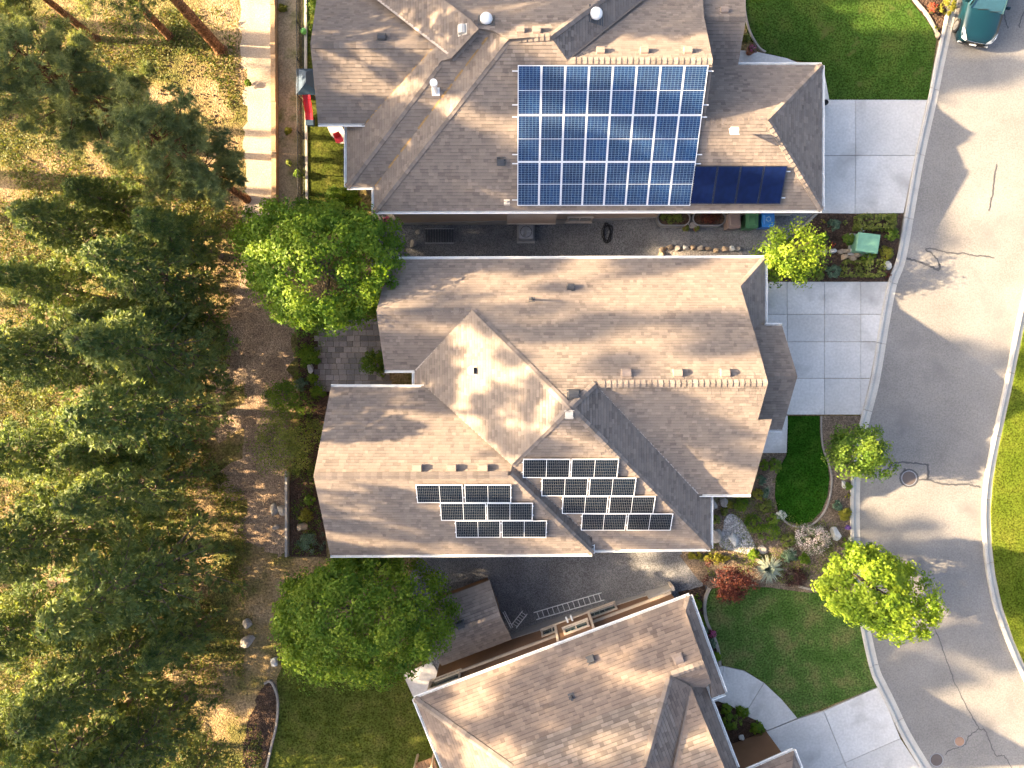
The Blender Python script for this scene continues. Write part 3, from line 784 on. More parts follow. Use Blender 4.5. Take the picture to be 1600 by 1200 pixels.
def caps(roof, p, q, drop=0.09, step=0.24, mat='cap', raise_=0.02):
    d = q - p; L_ = d.length; d.normalize()
    side = Vector((0, 0, 1)).cross(d).normalized(); up = d.cross(side).normalized()
    k = int(L_ / step)
    for i in range(k):
        c = p + d * (i * step) + up * raise_
        o = link('ridge_cap', cap_mesh(drop, mat), roof, world=False)
        o.matrix_local = Matrix.Translation(-wt(roof)) @ Matrix(((d.x, side.x, up.x, c.x), (d.y, side.y, up.y, c.y), (d.z, side.z, up.z, c.z), (0, 0, 0, 1)))

def strip_on(roof, name, p, q, width, mat, lift=0.03, n=1):
    mb = MB(); d = (q - p).normalized(); side = Vector((0, 0, 1)).cross(d).normalized() * width / 2; z = Vector((0, 0, lift))
    mb.face([p - side + z, q - side + z, q + z * .8, p + z * .8]); mb.face([p + z * .8, q + z * .8, q + side + z, p + side + z])
    return mb.build(name, M[mat], roof)

def gutter(house, p, q, out, hang=0.62):
    """an open trough hung on the eave, with hangers across it"""
    out = Vector((out[0], out[1], 0)).normalized()
    d = (q - p); L_ = d.length; d.normalize()
    p = p - Vector((0, 0, 0.02)); q = q - Vector((0, 0, 0.02))
    prof = [(0.0, 0.0), (0.0, -0.11), (0.09, -0.11), (0.13, -0.03), (0.13, 0.015), (0.095, 0.015), (0.095, 0.0), (0.115, -0.03), (0.08, -0.095), (0.012, -0.095), (0.012, 0.0)]
    mb = MB()
    A = [p + out * a + Vector((0, 0, b)) for a, b in prof]; B = [q + out * a + Vector((0, 0, b)) for a, b in prof]
    for i in range(len(prof)):
        j = (i + 1) % len(prof); mb.face([A[i], B[i], B[j], A[j]])
    for E in (p, q):
        mb.face([E + out * a + Vector((0, 0, b)) for a, b in prof[:6]])
    k = int(L_ / hang)
    R = Matrix((( d.x, out.x, 0), (d.y, out.y, 0), (0, 0, 1)))
    for i in range(k):
        mb.box(p + d * ((i + .5) * L_ / max(k, 1)) + out * 0.02 + Vector((0, 0, 0.018)), (0.035, 0.20, 0.008), R)
    return mb.build('gutter', M['white'], house)

def on_plane_matrix(pl, c):
    u, v, n = pl.frame()
    return Matrix(((u.x, v.x, n.x, c.x), (u.y, v.y, n.y, c.y), (u.z, v.z, n.z, c.z), (0, 0, 0, 1)))

def turtle_vent(house, pl, px, py, mat='vent_brown', s=0.36):
    c = pl.hit(px, py); Rm = on_plane_matrix(pl, c).to_3x3()
    mb = MB()
    mb.box(c + Rm @ Vector((0, 0, .012)), (s * 1.35, s * 1.35, .012), Rm)
    mb.box(c + Rm @ Vector((0, 0, .06)), (s * .78, s * .78, .10), Rm)
    k = 5; w_ = s * .52
    rows = [(-1, .07), (-.92, .15), (-.4, .20), (.4, .19), (.92, .10), (1, .03)]
    for a, b in zip(rows[:-1], rows[1:]):
        ta, tb = (w_ * (.9 if abs(a[0]) > .95 else 1)), (w_ * (.9 if abs(b[0]) > .95 else 1))
        mb.face([c + Rm @ Vector((-ta, a[0] * w_, a[1])), c + Rm @ Vector((ta, a[0] * w_, a[1])), c + Rm @ Vector((tb, b[0] * w_, b[1])), c + Rm @ Vector((-tb, b[0] * w_, b[1]))])
        for sg in (-1, 1):
            mb.face([c + Rm @ Vector((sg * ta, a[0] * w_, a[1])), c + Rm @ Vector((sg * tb, b[0] * w_, b[1])), c + Rm @ Vector((sg * tb, b[0] * w_, .02)), c + Rm @ Vector((sg * ta, a[0] * w_, .02))])
    mb.face([c + Rm @ Vector((-w_ * .9, -w_, .02)), c + Rm @ Vector((w_ * .9, -w_, .02)), c + Rm @ Vector((w_ * .9, -w_, .07)), c + Rm @ Vector((-w_ * .9, -w_, .07))])
    return mb.build('roof_vent', M[mat], house)
def box_vent(house, pl, px, py, s=0.28):
    c = pl.hit(px, py); Rm = on_plane_matrix(pl, c).to_3x3(); mb = MB()
    mb.box(c + Rm @ Vector((0, 0, .012)), (s * 1.4, s * 1.4, .012), Rm); mb.box(c + Rm @ Vector((0, 0, .09)), (s, s, .15), Rm, taper=.85)
    mb.box(c + Rm @ Vector((0, -.02, .175)), (s * 1.05, s * 1.05, .02), Rm)
    return mb.build('roof_vent', M['vent_dark'], house)
def dome_vent(house, pl, px, py, r=0.26):
    c = pl.hit(px, py); mb = MB()
    mb.lathe(c + Vector((0, 0, -.2)), [(r * .75, 0), (r * .75, .32), (r * 1.02, .34), (r * 1.0, .40), (r * .86, .47), (r * .55, .53), (r * .2, .555)], 18)
    o = mb.build('skylight_tube', M['white'], house, smooth=False)
    mb = MB(); Rm = on_plane_matrix(pl, c).to_3x3(); mb.box(c + Rm @ Vector((0, 0, .015)), (r * 2.8, r * 2.8, .014), Rm); mb.build('flashing', M['vent_dark'], o)
    return o
def pipe(house, pl, px, py, r=0.045, h=0.45, mat='vent_dark', cap=False):
    c = pl.hit(px, py); mb = MB(); Rm = on_plane_matrix(pl, c).to_3x3()
    mb.box(c + Rm @ Vector((0, 0, .015)), (.28, .28, .014), Rm)
    mb.tube([c - Vector((0, 0, .1)), c + Vector((0, 0, h))], r, 10)
    if cap:
        mb.tube([c + Vector((0, 0, h + .03)), c + Vector((0, 0, h + .10))], r * 1.6, 12); mb.tube([c + Vector((0, 0, h - .01)), c + Vector((0, 0, h + .05))], r * .7, 8)
    return mb.build('vent_pipe', M[mat], house)

def walls(house, foot, ztop, mat, parts=()):
    area = sum(foot[i][0] * foot[(i + 1) % len(foot)][1] - foot[(i + 1) % len(foot)][0] * foot[i][1] for i in range(len(foot)))
    if area < 0: foot = foot[::-1]
    mb = MB(); n = len(foot)
    for i in range(n):
        a, b = foot[i], foot[(i + 1) % n]
        mb.face([(a[0], a[1], -2.3), (b[0], b[1], -2.3), (b[0], b[1], ztop), (a[0], a[1], ztop)])
    for g in parts: mb.face(g)
    wl_ = mb.build('wall', M[mat], house)
    mb = MB()
    for i in range(n):                     # concrete plinth, a little proud
        a, b = Vector((*foot[i], 0)), Vector((*foot[(i + 1) % n], 0)); d = (b - a).normalized(); o = Vector((d.y, -d.x, 0)) * .03
        za, zb = T(a.x) + .3, T(b.x) + .3
        mb.face([a + o + Vector((0, 0, -2.3)), b + o + Vector((0, 0, -2.3)), b + o + Vector((0, 0, zb)), a + o + Vector((0, 0, za))])
        mb.face([a + o + Vector((0, 0, za)), b + o + Vector((0, 0, zb)), b + Vector((0, 0, zb)), a + Vector((0, 0, za))])
    mb.build('plinth', M['found'], house)
    return wl_

def window(house, c, u, out, wd, ht, panes=2, frame='white'):
    """c: centre on the wall face, u along the wall, out: outward"""
    u = Vector(u).normalized(); out = Vector(out).normalized(); z = Vector((0, 0, 1))
    R = Matrix(((u.x, out.x, 0), (u.y, out.y, 0), (0, 0, 1)))
    root_mb = MB(); f = .09
    for sx in (-1, 1): root_mb.box(c + u * sx * (wd / 2 + f / 2) + out * .03, (f, .08, ht + 2 * f), R)
    for sz in (-1, 1): root_mb.box(c + z * sz * (ht / 2 + f / 2) + out * .03, (wd, .08, f), R)
    for k in range(1, panes): root_mb.box(c + u * (-wd / 2 + wd * k / panes) + out * .02, (.05, .05, ht), R)
    w_ = root_mb.build('window', M[frame], house)
    mb = MB(); mb.box(c - z * (ht / 2 + f + .02) + out * .06, (wd + .24, .14, .04), R); mb.build('sill', M['trim'], w_)
    for k in range(panes):
        mb = MB(); mb.box(c + u * (-wd / 2 + wd * (k + .5) / panes) + out * .012, (wd / panes - .05, .012, ht), R); mb.build('pane', M['glass'], w_)
    return w_

def ax(p0, s, direction):           # plane rising in 'direction' from an eave point
    d = {'N': (0, 1), 'S': (0, -1), 'E': (1, 0), 'W': (-1, 0)}[direction] if isinstance(direction, str) else direction
    return Plane(p0[0], p0[1], p0[2], d[0] * s, d[1] * s)

# ---------------- middle house
H2 = empty('house', (1, 0, 0), 'middle house with brown shingle hip roof and black solar panels', 'house')
n_ = ax((0, 5.81, 2.9), .65, 'S'); wn_ = ax((0, .656, 2.95), .65, 'N'); w_ = ax((-4.53, 0, 2.9), .64, 'E'); s_ = ax((0, -7.66, 2.9), .657, 'N')
e_ = ax((9.24, 0, 2.9), .637, 'W'); s2_ = Plane(0, .06, 6.64, 0, .65); n2_ = ax((0, -.15, 3.2), .65, 'S'); s3_ = ax((0, -7.83, 3.2), .65, 'N')
e3_ = ax((3.73, 0, 3.05), .67, 'W'); e4_ = ax((11.78, 0, 2.9), .65, 'W'); gn_ = ax((0, 2.66, 3.2), .72, 'S'); gs_ = ax((0, -2.06, 3.2), .72, 'N')
r2 = make_roof(H2, [
    (n_, [(609, 405.5), (1195, 403.5), (1157, 447), (1180, 525), (1200, 598), (930, 600), (891, 637), (738, 485), (588, 487)]),
    (wn_, [(588, 487), (738, 485), (648, 578), (601, 578)]),
    (w_, [(738, 485), (891, 637), (800, 726), (668, 606), (648, 606), (648, 578)]),
    (n2_, [(517, 605), (668, 605.5), (800, 726), (797, 742), (490, 744)]),
    (s3_, [(490, 744), (797, 742), (925, 865), (516, 867)]),
    (e3_, [(797, 742), (800, 726), (925, 840), (925, 865)]),
    (s_, [(891, 637), (1110, 857), (925, 859), (925, 840), (800, 726)]),
    (e_, [(891, 637), (930, 600), (1090, 772), (1110, 772), (1110, 857)]),
    (s2_, [(930, 600), (1200, 598), (1184, 656), (1206, 655), (1173, 772), (1090, 772)]),
    (e4_, [(1195, 403.5), (1195, 509), (1180, 525), (1157, 447)]),
    (gn_, [(1150, 508), (1222, 509), (1246, 588), (1170, 588)]),
    (gs_, [(1170, 588), (1246, 588), (1222, 671), (1160, 671)]),
], seed=2)
def rc(roof, pl, a, b, **k): caps(roof, pl.hit(*a), pl.hit(*b), **k)
rc(r2, n_, (1199, 598), (932, 600)); rc(r2, n_, (590, 487), (736, 486)); rc(r2, n_, (738, 485), (889, 635), drop=.06); rc(r2, s_, (800, 726), (889, 638), drop=.06)
rc(r2, s_, (1110, 857), (892, 638), drop=.06); rc(r2, n_, (930, 600), (892, 636), drop=.06); rc(r2, s3_, (492, 744), (796, 742)); rc(r2, s3_, (925, 865), (798, 743), drop=.06)
rc(r2, n_, (1195, 404), (1158, 446), drop=.06); rc(r2, gn_, (1244, 588), (1186, 588))
strip_on(r2, 'valley_flashing', wn_.hit(650, 579), wn_.hit(737, 487), .13, 'valley_metal'); strip_on(r2, 'valley_flashing', n2_.hit(670, 607), n2_.hit(799, 724), .13, 'valley_metal')
strip_on(r2, 'valley_flashing', s2_.hit(1091, 772), s2_.hit(931, 603), .11, 'valley_metal'); strip_on(r2, 'valley_flashing', e3_.hit(923, 839), e3_.hit(802, 728), .10, 'valley_metal')
for pl, a, b, o in ((n_, (609, 405.5), (1195, 403.5), (0, 1)), (wn_, (601, 578), (648, 578), (0, -1)), (w_, (648, 578), (648, 606), (-1, 0)), (n2_, (517, 605), (668, 605.5), (0, 1)),
                    (s3_, (516, 867), (925, 865), (0, -1)), (e3_, (925, 865), (925, 840), (1, 0)), (s_, (925, 859), (1110, 857), (0, -1)), (e_, (1110, 857), (1110, 772), (1, 0)),
                    (s2_, (1090, 772), (1173, 772), (0, -1)), (e4_, (1195, 403.5), (1195, 509), (1, 0)), (gn_, (1196, 509), (1222, 509), (0, 1)), (gs_, (1201, 671), (1222, 671), (0, -1))):
    gutter(H2, pl.hit(*a), pl.hit(*b), o)
walls(H2, [(-5.5, 5.4), (11.3, 5.4), (11.3, 2.3), (12.0, 2.3), (12.0, -1.7), (10.2, -1.7), (10.2, -4.6), (8.8, -4.6), (8.8, -7.25), (3.3, -7.25), (3.3, -7.4), (-8.05, -7.4), (-8.05, -.6), (-4.1, -.6), (-4.1, 1.05), (-5.5, 1.05)], 2.72, 'wall_tan',
      [[(-5.5, 1.05, 2.72), (-5.5, 5.4, 2.72), (-5.5, 3.2, 4.35)], [(-8.05, -7.4, 2.72), (-8.05, -.6, 2.72), (-8.05, -4.0, 5.35)], [(10.2, -4.8, 2.72), (10.2, 5.4, 2.72), (10.2, .06, 6.35)], [(12.0, -1.9, 2.72), (12.0, 2.5, 2.72), (12.0, .3, 4.6)]])
for pl, x, y in ((s2_, 978, 604), (s2_, 1058, 604), (n_, 978, 584), (n_, 1058, 584), (n_, 1132, 584), (n2_, 652, 733), (n2_, 706, 733), (n2_, 755, 733))[2:]:
    turtle_vent(H2, pl, x, y)
turtle_vent(H2, n_, 896, 617, 'vent_dark', .4); turtle_vent(H2, s_, 889, 647, 'cream', .3); box_vent(H2, w_, 740, 579); turtle_vent(H2, n_, 892, 450, 'vent_dark', .28)
pipe(H2, n_, 831, 468, .05, .6); turtle_vent(H2, e3_, 893, 806, 'vent_dark', .22)
# side-yard meter and garage door
mb = MB(); mb.box((12.03, .3, 1.1), (.06, 3.4, 2.1)); gd = mb.build('garage_door', M['cream'], H2)

# ---------------- top house
H1 = empty('house', (2, 13, 0), 'top house with many hips and a large blue solar array', 'house')
S1 = ax((0, 8.1, 2.8), .6, 'N'); W1 = ax((-6.43, 0, 2.8), .6, 'E'); S1b = ax((0, 9.21, 2.8), .6, 'N'); W2 = ax((-7.71, 0, 2.8), .6, 'E')
SL = ax((0, 11.95, 3.4), .7, 'N'); NL = Plane(0, 14.66, 5.3, 0, -.7); NR_ = Plane(0, 13.6, 6.1, 0, -.6); NC = Plane(0, 14.4, 6.58, 0, -.6); EC = Plane(1.59, 0, 6.58, -.6, 0)
GN = ax((0, 14.9, 2.8), .6, 'S'); GE = ax((14.5, 0, 2.8), .62, 'W'); PS = ax((0, 14.86, 2.8), .6, 'N'); PN = Plane(0, 16.57, 3.83, 0, -.6)
r1 = make_roof(H1, [
    (S1, [(585, 330), (1284, 328), (1200, 188), (1101, 190), (1114, 95), (886, 94), (860, 57), (795, 61)]),
    (W1, [(585, 330), (795, 61), (770, 48), (585, 292)]),
    (S1b, [(542, 292), (585, 292), (770, 48), (748, 45), (705, 91), (690, 95)]),
    (W2, [(542, 292), (690, 95), (705, 91), (748, 45), (735, 30), (640, -40), (540, -40), (682, 70), (570, 193), (542, 193)]),
    (SL, [(497, 193), (570, 193), (682, 70), (485, 69)]),
    (NL, [(485, 69), (682, 70), (540, -40), (503, -60)]),
    (NC, [(748, 45), (770, 48), (795, 61), (860, 57), (992, -40), (640, -40), (735, 30)]),
    (EC, [(860, 57), (886, 94), (1052, -40), (992, -40)]),
    (NR_, [(886, 94), (1114, 95), (1100, 27), (1095, -40), (1052, -40)]),
    (GN, [(1112, 102), (1284, 102), (1200, 188), (1100, 190)]),
    (GE, [(1284, 102), (1284, 328), (1200, 188)]),
    (PS, [(1090, 103), (1153, 103), (1166, 27), (1085, 27)]),
    (PN, [(1085, 27), (1166, 27), (1158, -50), (1085, -50)]),
], seed=3)
rc(r1, S1, (1113, 95), (888, 94)); rc(r1, S1, (859, 57), (797, 61)); rc(r1, S1, (585, 330), (794, 62), drop=.06); rc(r1, S1b, (542, 292), (690, 95), drop=.06); rc(r1, S1b, (705, 91), (748, 46), drop=.06)
rc(r1, S1b, (749, 45), (770, 47)); rc(r1, SL, (487, 69), (680, 70)); rc(r1, NC, (988, -36), (861, 57), drop=.06); rc(r1, GN, (1102, 190), (1199, 188)); rc(r1, GN, (1284, 102), (1201, 187), drop=.06)
rc(r1, S1, (1284, 328), (1201, 190), drop=.06); rc(r1, PS, (1164, 27), (1106, 27))
strip_on(r1, 'valley_flashing', W2.hit(540, -40), W2.hit(700, 84), .12, 'valley_metal'); strip_on(r1, 'valley_flashing', EC.hit(887, 93), EC.hit(1050, -38), .12, 'deck')
mr_ = random.Random(4)
for pl_, a_, b_ in ((SL, (572, 192), (680, 72)), (S1b, (586, 291), (768, 50))):
    p_, q_ = pl_.hit(*a_), pl_.hit(*b_); t_ = 0.0
    while t_ < .97:
        l_ = mr_.uniform(.03, .10)
        strip_on(r1, 'lichen_patch', p_.lerp(q_, t_), p_.lerp(q_, min(1, t_ + l_)), mr_.uniform(.05, .12), 'moss', .04); t_ += l_ + mr_.uniform(.0, .07)
for pl, a, b, o in ((S1, (585, 330), (1284, 328), (0, -1)), (W1, (585, 330), (585, 292), (-1, 0)), (S1b, (542, 292), (585, 292), (0, -1)), (W2, (542, 292), (542, 193), (-1, 0)), (SL, (497, 193), (570, 193), (0, -1)),
                    (GN, (1114, 102), (1284, 102), (0, 1)), (GE, (1284, 102), (1284, 328), (1, 0))):
    gutter(H1, pl.hit(*a), pl.hit(*b), o, .62 if pl is W1 else 3.0)
walls(H1, [(-6.0, 8.55), (14.05, 8.55), (14.05, 14.45), (10.1, 14.45), (10.1, 18.2), (-8.2, 18.2), (-8.2, 12.4), (-7.3, 12.4), (-7.3, 9.66), (-6.0, 9.66)], 2.62, 'wall_tan',
      [[(-8.2, 12.4, 2.62), (-8.2, 18, 2.62), (-8.2, 14.66, 5.0)], [(8.0, 9, 2.6), (8.0, 18.5, 2.6), (8.0, 13.6, 5.85)], [(10.1, 14.45, 2.6), (10.1, 18.6, 2.6), (10.1, 16.57, 3.6)]])
mb = MB(); mb.box((.98, 8.37, 1.2), (2.45, .36, 2.9)); bo = mb.build('bay', M['wall_tan'], H1)
mb = MB(); mb.box((.98, 8.36, -.28), (2.5, .42, .06)); mb.build('trim', M['trim'], bo)
window(H1, Vector((3.5, 8.55, -.75)), (1, 0, 0), (0, -1, 0), 1.15, .75, 2, 'trim')
mb = MB(); mb.box((-3.2, 8.52, .9), (5.4, .05, .10)); mb.build('belt_trim', M['trim'], H1)
for pl, x, y in ((NC, 813, 49), (NC, 838, 49), (NR_, 938, 81), (NR_, 1006, 81), (NR_, 1074, 81), (PN, 1131, 18)): turtle_vent(H1, pl, x, y, 'vent_brown', .32)
turtle_vent(H1, NL, 597, 60, 'vent_dark', .34); turtle_vent(H1, W2, 723, 47, 'cream', .34); dome_vent(H1, NC, 760, 32); dome_vent(H1, EC, 931, 24, .27); turtle_vent(H1, GN, 1147, 206, 'cream', .3)
box_vent(H1, S1, 783, 252); pipe(H1, S1, 792, 316, .04, .2, 'cream')
c = S1b.hit(681, 143)
mb = MB(); Rm = on_plane_matrix(S1b, c).to_3x3(); mb.box(c + Rm @ Vector((0, 0, .02)), (.34, .34, .02), Rm); mb.tube([c, c + Vector((0, 0, .75))], .10, 14); mb.tube([c + Vector((0, 0, .78)), c + Vector((0, 0, .95))], .16, 16)
for a in range(4): mb.box(c + Vector((.11 * math.cos(a * 1.57), .11 * math.sin(a * 1.57), .78)), (.02, .02, .12))
mb.build('flue', M['white'], H1)

# ---------------- lower house, turned about twenty degrees
A3 = pt(648, 1092, 3.3); B3 = pt(1078, 931, 3.3)
u3 = (B3 - A3); u3.z = 0; LB = u3.length; u3.normalize(); v3 = Vector((u3.y, -u3.x, 0))
H3 = empty('house', (A3.x + 8, A3.y - 4, 0), 'lower house turned at an angle with brown walls and warm brown shingles', 'house')
def up3(p, d, s=.6): return Plane(p.x, p.y, p.z, d.x * s, d.y * s)
N3 = up3(A3, v3); W3 = up3(A3, u3); E3a = up3(B3, -u3)
h0 = N3.hit(1047, 1056); E3b = up3(h0, -u3); h1 = E3b.hit(1080, 1073); N4 = up3(h1, v3)
rg3 = N3.hit(1047, 1055); S5 = up3(rg3, -v3); C3 = pt(1103, 1073, 3.3); E5 = up3(C3, -u3); D3 = pt(1240, 1173, 3.0); N6 = up3(D3, v3); E6 = up3(D3, -u3)
r3 = make_roof(H3, [
    (N3, [(648, 1092), (1078, 931), (1071, 955), (1100, 1037), (1047, 1055), (1006, 1200), (985, 1300), (900, 1300), (800, 1200)]),
    (S5, [(1047, 1055), (1100, 1037), (1111, 1066), (1103, 1074), (1080, 1073)]),
    (W3, [(648, 1092), (800, 1200), (900, 1300), (742, 1320), (692, 1200)]),
    (E3a, [(1078, 931), (1133, 1083), (1112, 1091), (1109, 1062), (1071, 955)]),
    (E3b, [(1047, 1055), (1080, 1073), (1053, 1200), (1035, 1300), (985, 1300), (1006, 1200)]),
    (N4, [(1080, 1073), (1088, 1095), (1132, 1200), (1172, 1300), (1035, 1300), (1053, 1200)]),
    (E5, [(1103, 1073), (1152, 1200), (1195, 1310), (1172, 1300), (1132, 1200), (1088, 1095), (1080, 1073)]),
    (N6, [(1160, 1208), (1240, 1173), (1236, 1230), (1160, 1260)]),
    (E6, [(1240, 1173), (1275, 1262), (1250, 1262), (1236, 1230)]),
], exposure=0.168, seed=4, mat='shingle_brown', lengths=(.18, .36))
rc(r3, N3, (648, 1092), (798, 1199), drop=.06); rc(r3, N3, (1008, 1198), (1047, 1057), drop=.06); rc(r3, N3, (1100, 1037), (1048, 1055))
rc(r3, N3, (1077, 933), (1071, 954), drop=.05)
strip_on(r3, 'valley_flashing', N4.hit(1080, 1074), N4.hit(1053, 1200), .10, 'deck')
for p, q, o in ((A3, B3, -v3), (B3, E3a.hit(1133, 1083), u3), (E3a.hit(1133, 1083), E3a.hit(1112, 1091), v3), (C3, E5.hit(1152, 1200), u3), (W3.hit(692, 1200), A3, -u3), (N6.hit(1160, 1208), D3, -v3), (D3, E6.hit(1275, 1262), u3)):
    gutter(H3, p, q, o, .56)
def L3(a, d): q = A3 + u3 * a + v3 * d; return (q.x, q.y)
walls(H3, [L3(.5, .5), L3(LB - .5, .5), L3(LB - .5, 3.9), L3(LB - 1.5, 3.9), L3(LB - 1.5, 12), L3(.5, 12)], 3.12, 'wall_brown')
def wallhit(px, py, d=.5):
    P0 = A3 + v3 * d; a, b = (px - 800) / FOC, (600 - py) / FOC
    t = (P0.x * v3.x + P0.y * v3.y) / (a * v3.x + b * v3.y)
    return Vector((a * t, b * t, CAM_H - t))
R3 = Matrix(((u3.x, v3.x, 0), (u3.y, v3.y, 0), (0, 0, 1)))
def box3(mb, a, d, z, size): q = A3 + u3 * a + v3 * d; mb.box((q.x, q.y, z), size, R3)
def a_of(p): return (p - A3).dot(u3)
mb = MB(); zb = .75; box3(mb, (.5 + LB - .5) / 2, .46, zb, (LB - 1, .12, .16)); mb.build('belt_trim', M['trim'], H3)
aw = a_of(wallhit(900, 985)); mb = MB(); box3(mb, aw, .22, 1.95, (1.75, .55, 2.3)); bay = mb.build('bay', M['wall_brown'], H3)
mb = MB(); box3(mb, aw, .22, .74, (1.9, .66, .14)); mb.build('trim', M['trim'], bay)
for sg in (-1, 1):
    mb = MB(); box3(mb, aw + sg * .88, -.04, 1.98, (.12, .10, 2.3)); mb.build('trim', M['trim'], bay)
for px, py, wd, ht, pn in ((863, 985, 1.0, .7, 2), (942, 955, 1.3, .75, 1), (695, 1064, 1.5, .8, 1)):
    q = wallhit(px, py); window(H3, q, u3, -v3, wd, ht, pn, 'trim')
q = A3 + u3 * (aw + .1) + v3 * -.06; window(H3, Vector((q.x, q.y, 2.2)), u3, -v3, 1.1, .6, 2, 'trim')
for k in (-.12, .12):
    q = A3 + u3 * (aw - .1 + k) + v3 * -.10
    mb = MB(); mb.tube([Vector((q.x, q.y, 1.2)), Vector((q.x, q.y, 1.2)) - v3 * .28, Vector((q.x, q.y, 1.45)) - v3 * .3], .045, 8); mb.build('vent_pipe', M['white'], H3)
aw2 = a_of(wallhit(1030, 930)); mb = MB(); box3(mb, aw2 + .1, .44, -.1, (1.3, .10, 1.1)); mb.build('stone_wainscot', M['found'], H3)
mb = MB(); box3(mb, aw2 + .75, .36, .0, (.12, .25, 1.2)); mb.build('corner_post', M['trim'], H3)
turtle_vent(H3, N3, 1060, 1030, 'vent_brown', .36); box_vent(H3, N3, 923, 1031); pipe(H3, N3, 893, 1088, .06, .35); 
g0_ = D3 - u3 * .4 + v3 * .4; g1_ = g0_ - u3 * 3.2; g2_ = g1_ + v3 * 6; g3_ = g0_ + v3 * 6
mb = MB()
for a_, b_ in ((g0_, g1_), (g1_, g2_), (g2_, g3_), (g3_, g0_)): mb.face([(a_.x, a_.y, -.3), (b_.x, b_.y, -.3), (b_.x, b_.y, 2.85), (a_.x, a_.y, 2.85)])
mb.build('garage_wall', M['wall_brown'], H3)
# porch knee wall by the wedge bed
q0, q1 = pt(1148, 1187, 1.0), pt(1205, 1163, 1.0)
mb = MB(); c = (q0 + q1) / 2 + v3 * .25; mb.box((c.x, c.y, .55), ((q1 - q0).length, .4, 1.3), R3); mb.build('porch_wall', M['wall_brown'], H3)
mb = MB(); c = (q0 + q1) / 2 - v3 * .05; mb.box((c.x, c.y, .25), ((q1 - q0).length, .3, .6), R3); mb.build('stone_wainscot', M['found'], H3)

# ---------------- garden shed between the houses
SH0 = gp(735, 975)
shed = empty('garden_shed', SH0, 'small garden shed with grey shingle roof under the round green tree', 'shed')
us = (pt(800, 1000, 1) - pt(765, 907, 1)); us.z = 0; Ls = us.length; us.normalize(); vs_ = Vector((us.y, -us.x, 0))       # us runs from the upper to the lower eave, vs_ along the ridge
tr_ = pt(765, 907, .5)
k_ = .95
SA = Plane(tr_.x, tr_.y, .5, us.x * .55, us.y * .55)
lr_ = pt(800, 1000, .5); SB = Plane(lr_.x, lr_.y, .5, -us.x * .55, -us.y * .55)
half = Ls / 2
far = -vs_ * 0 
d_ = (pt(672, 1043, .5) - pt(800, 1000, .5)); d_ = (d_ - us * d_.dot(us)).normalized(); LL = 3.75
e0 = tr_; e1 = tr_ + d_ * LL; f0 = tr_ + us * Ls; f1 = f0 + d_ * LL; g0 = tr_ + us * half + Vector((0, 0, half * .55)); g1 = g0 + d_ * LL
SB = Plane(f0.x, f0.y, .5, -us.x * .55, -us.y * .55)
rs = make_roof(shed, [(SA, [tuple(e0), tuple(g0), tuple(g1), tuple(e1)]), (SB, [tuple(g0), tuple(f0), tuple(f1), tuple(g1)])], exposure=.16, seed=8, n_single=120, lengths=(.15, .24))
caps(rs, g0, g1)
mb = MB()
ins = [e0 + us * .42 + d_ * .35, f0 - us * .42 + d_ * .35, f1 - us * .42 - d_ * .35, e1 + us * .42 - d_ * .35]
for i in range(4):
    a, b = ins[i], ins[(i + 1) % 4]; mb.face([(a.x, a.y, -2), (b.x, b.y, -2), (b.x, b.y, .45), (a.x, a.y, .45)])
for g, i, j in ((g0, 0, 1), (g1, 2, 3)): mb.face([(ins[i].x, ins[i].y, .45), (ins[j].x, ins[j].y, .45), (g.x, g.y, g.z - .2)])
mb.build('wall', M['wall_brown'], shed)
mb = MB(); a = (ins[0] + ins[1]) / 2; mb.box((a.x - d_.x * .02, a.y - d_.y * .02, -1.0), (.9, .06, 1.9), Matrix(((us.x, d_.x, 0), (us.y, d_.y, 0), (0, 0, 1)))); mb.build('door', M['wood'], shed)
turtle_vent(shed, SA, 720, 977, 'vent_dark', .34)

# ------------------------------------------------------------------ solar panels
def panel_meshes(key, wd, ht, cell, sheet_, frame, grid=True, mid=True):
    f = .035; z0, z1 = 0.0, .04
    fr = MB()
    for sx in (-1, 1): fr.box((sx * (wd / 2 - f / 2), 0, .02), (f, ht, .045))
    for sy in (-1, 1): fr.box((0, sy * (ht / 2 - f / 2), .02), (wd - 2 * f, f, .045))
    if mid: fr.box((0, 0, .032), (wd - 2 * f, .022, .016))
    bs = MB(); bs.box((0, 0, .02), (wd - 2 * f, ht - 2 * f, .03))
    ce = MB(); nx, ny = 6, 12
    x0 = -(wd / 2 - f); W_ = wd - 2 * f
    g = .010 if grid else .002
    for hf in (-1, 1):
        y0 = .011 if hf > 0 else -(ht / 2 - f); H_ = ht / 2 - f - .011
        if not grid:
            if hf > 0: ce.box((0, 0, .0365), (W_ - .004, ht - 2 * f - .004, .003))
            continue
        for i in range(nx):
            for j in range(ny):
                cx0 = x0 + W_ * i / nx + g / 2; cx1 = x0 + W_ * (i + 1) / nx - g / 2; cy0 = y0 + H_ * j / ny + g / 2; cy1 = y0 + H_ * (j + 1) / ny - g / 2
                ce.face([(cx0, cy0, .038), (cx1, cy0, .038), (cx1, cy1, .038), (cx0, cy1, .038)])
    return fr.mesh('frame', M[frame]), bs.mesh('backsheet', M[sheet_]), ce.mesh('cells', M[cell])
PM = {'blue': panel_meshes('blue', .992, 1.985, 'cell_blue', 'backsheet', 'alu'), 'black': panel_meshes('black', 1.03, 2.0, 'cell_black', 'backsheet_grey', 'alu'), 'navy': panel_meshes('navy', 1.03, 1.72, 'cell_navy', 'black_frame', 'black_frame', False, False)}
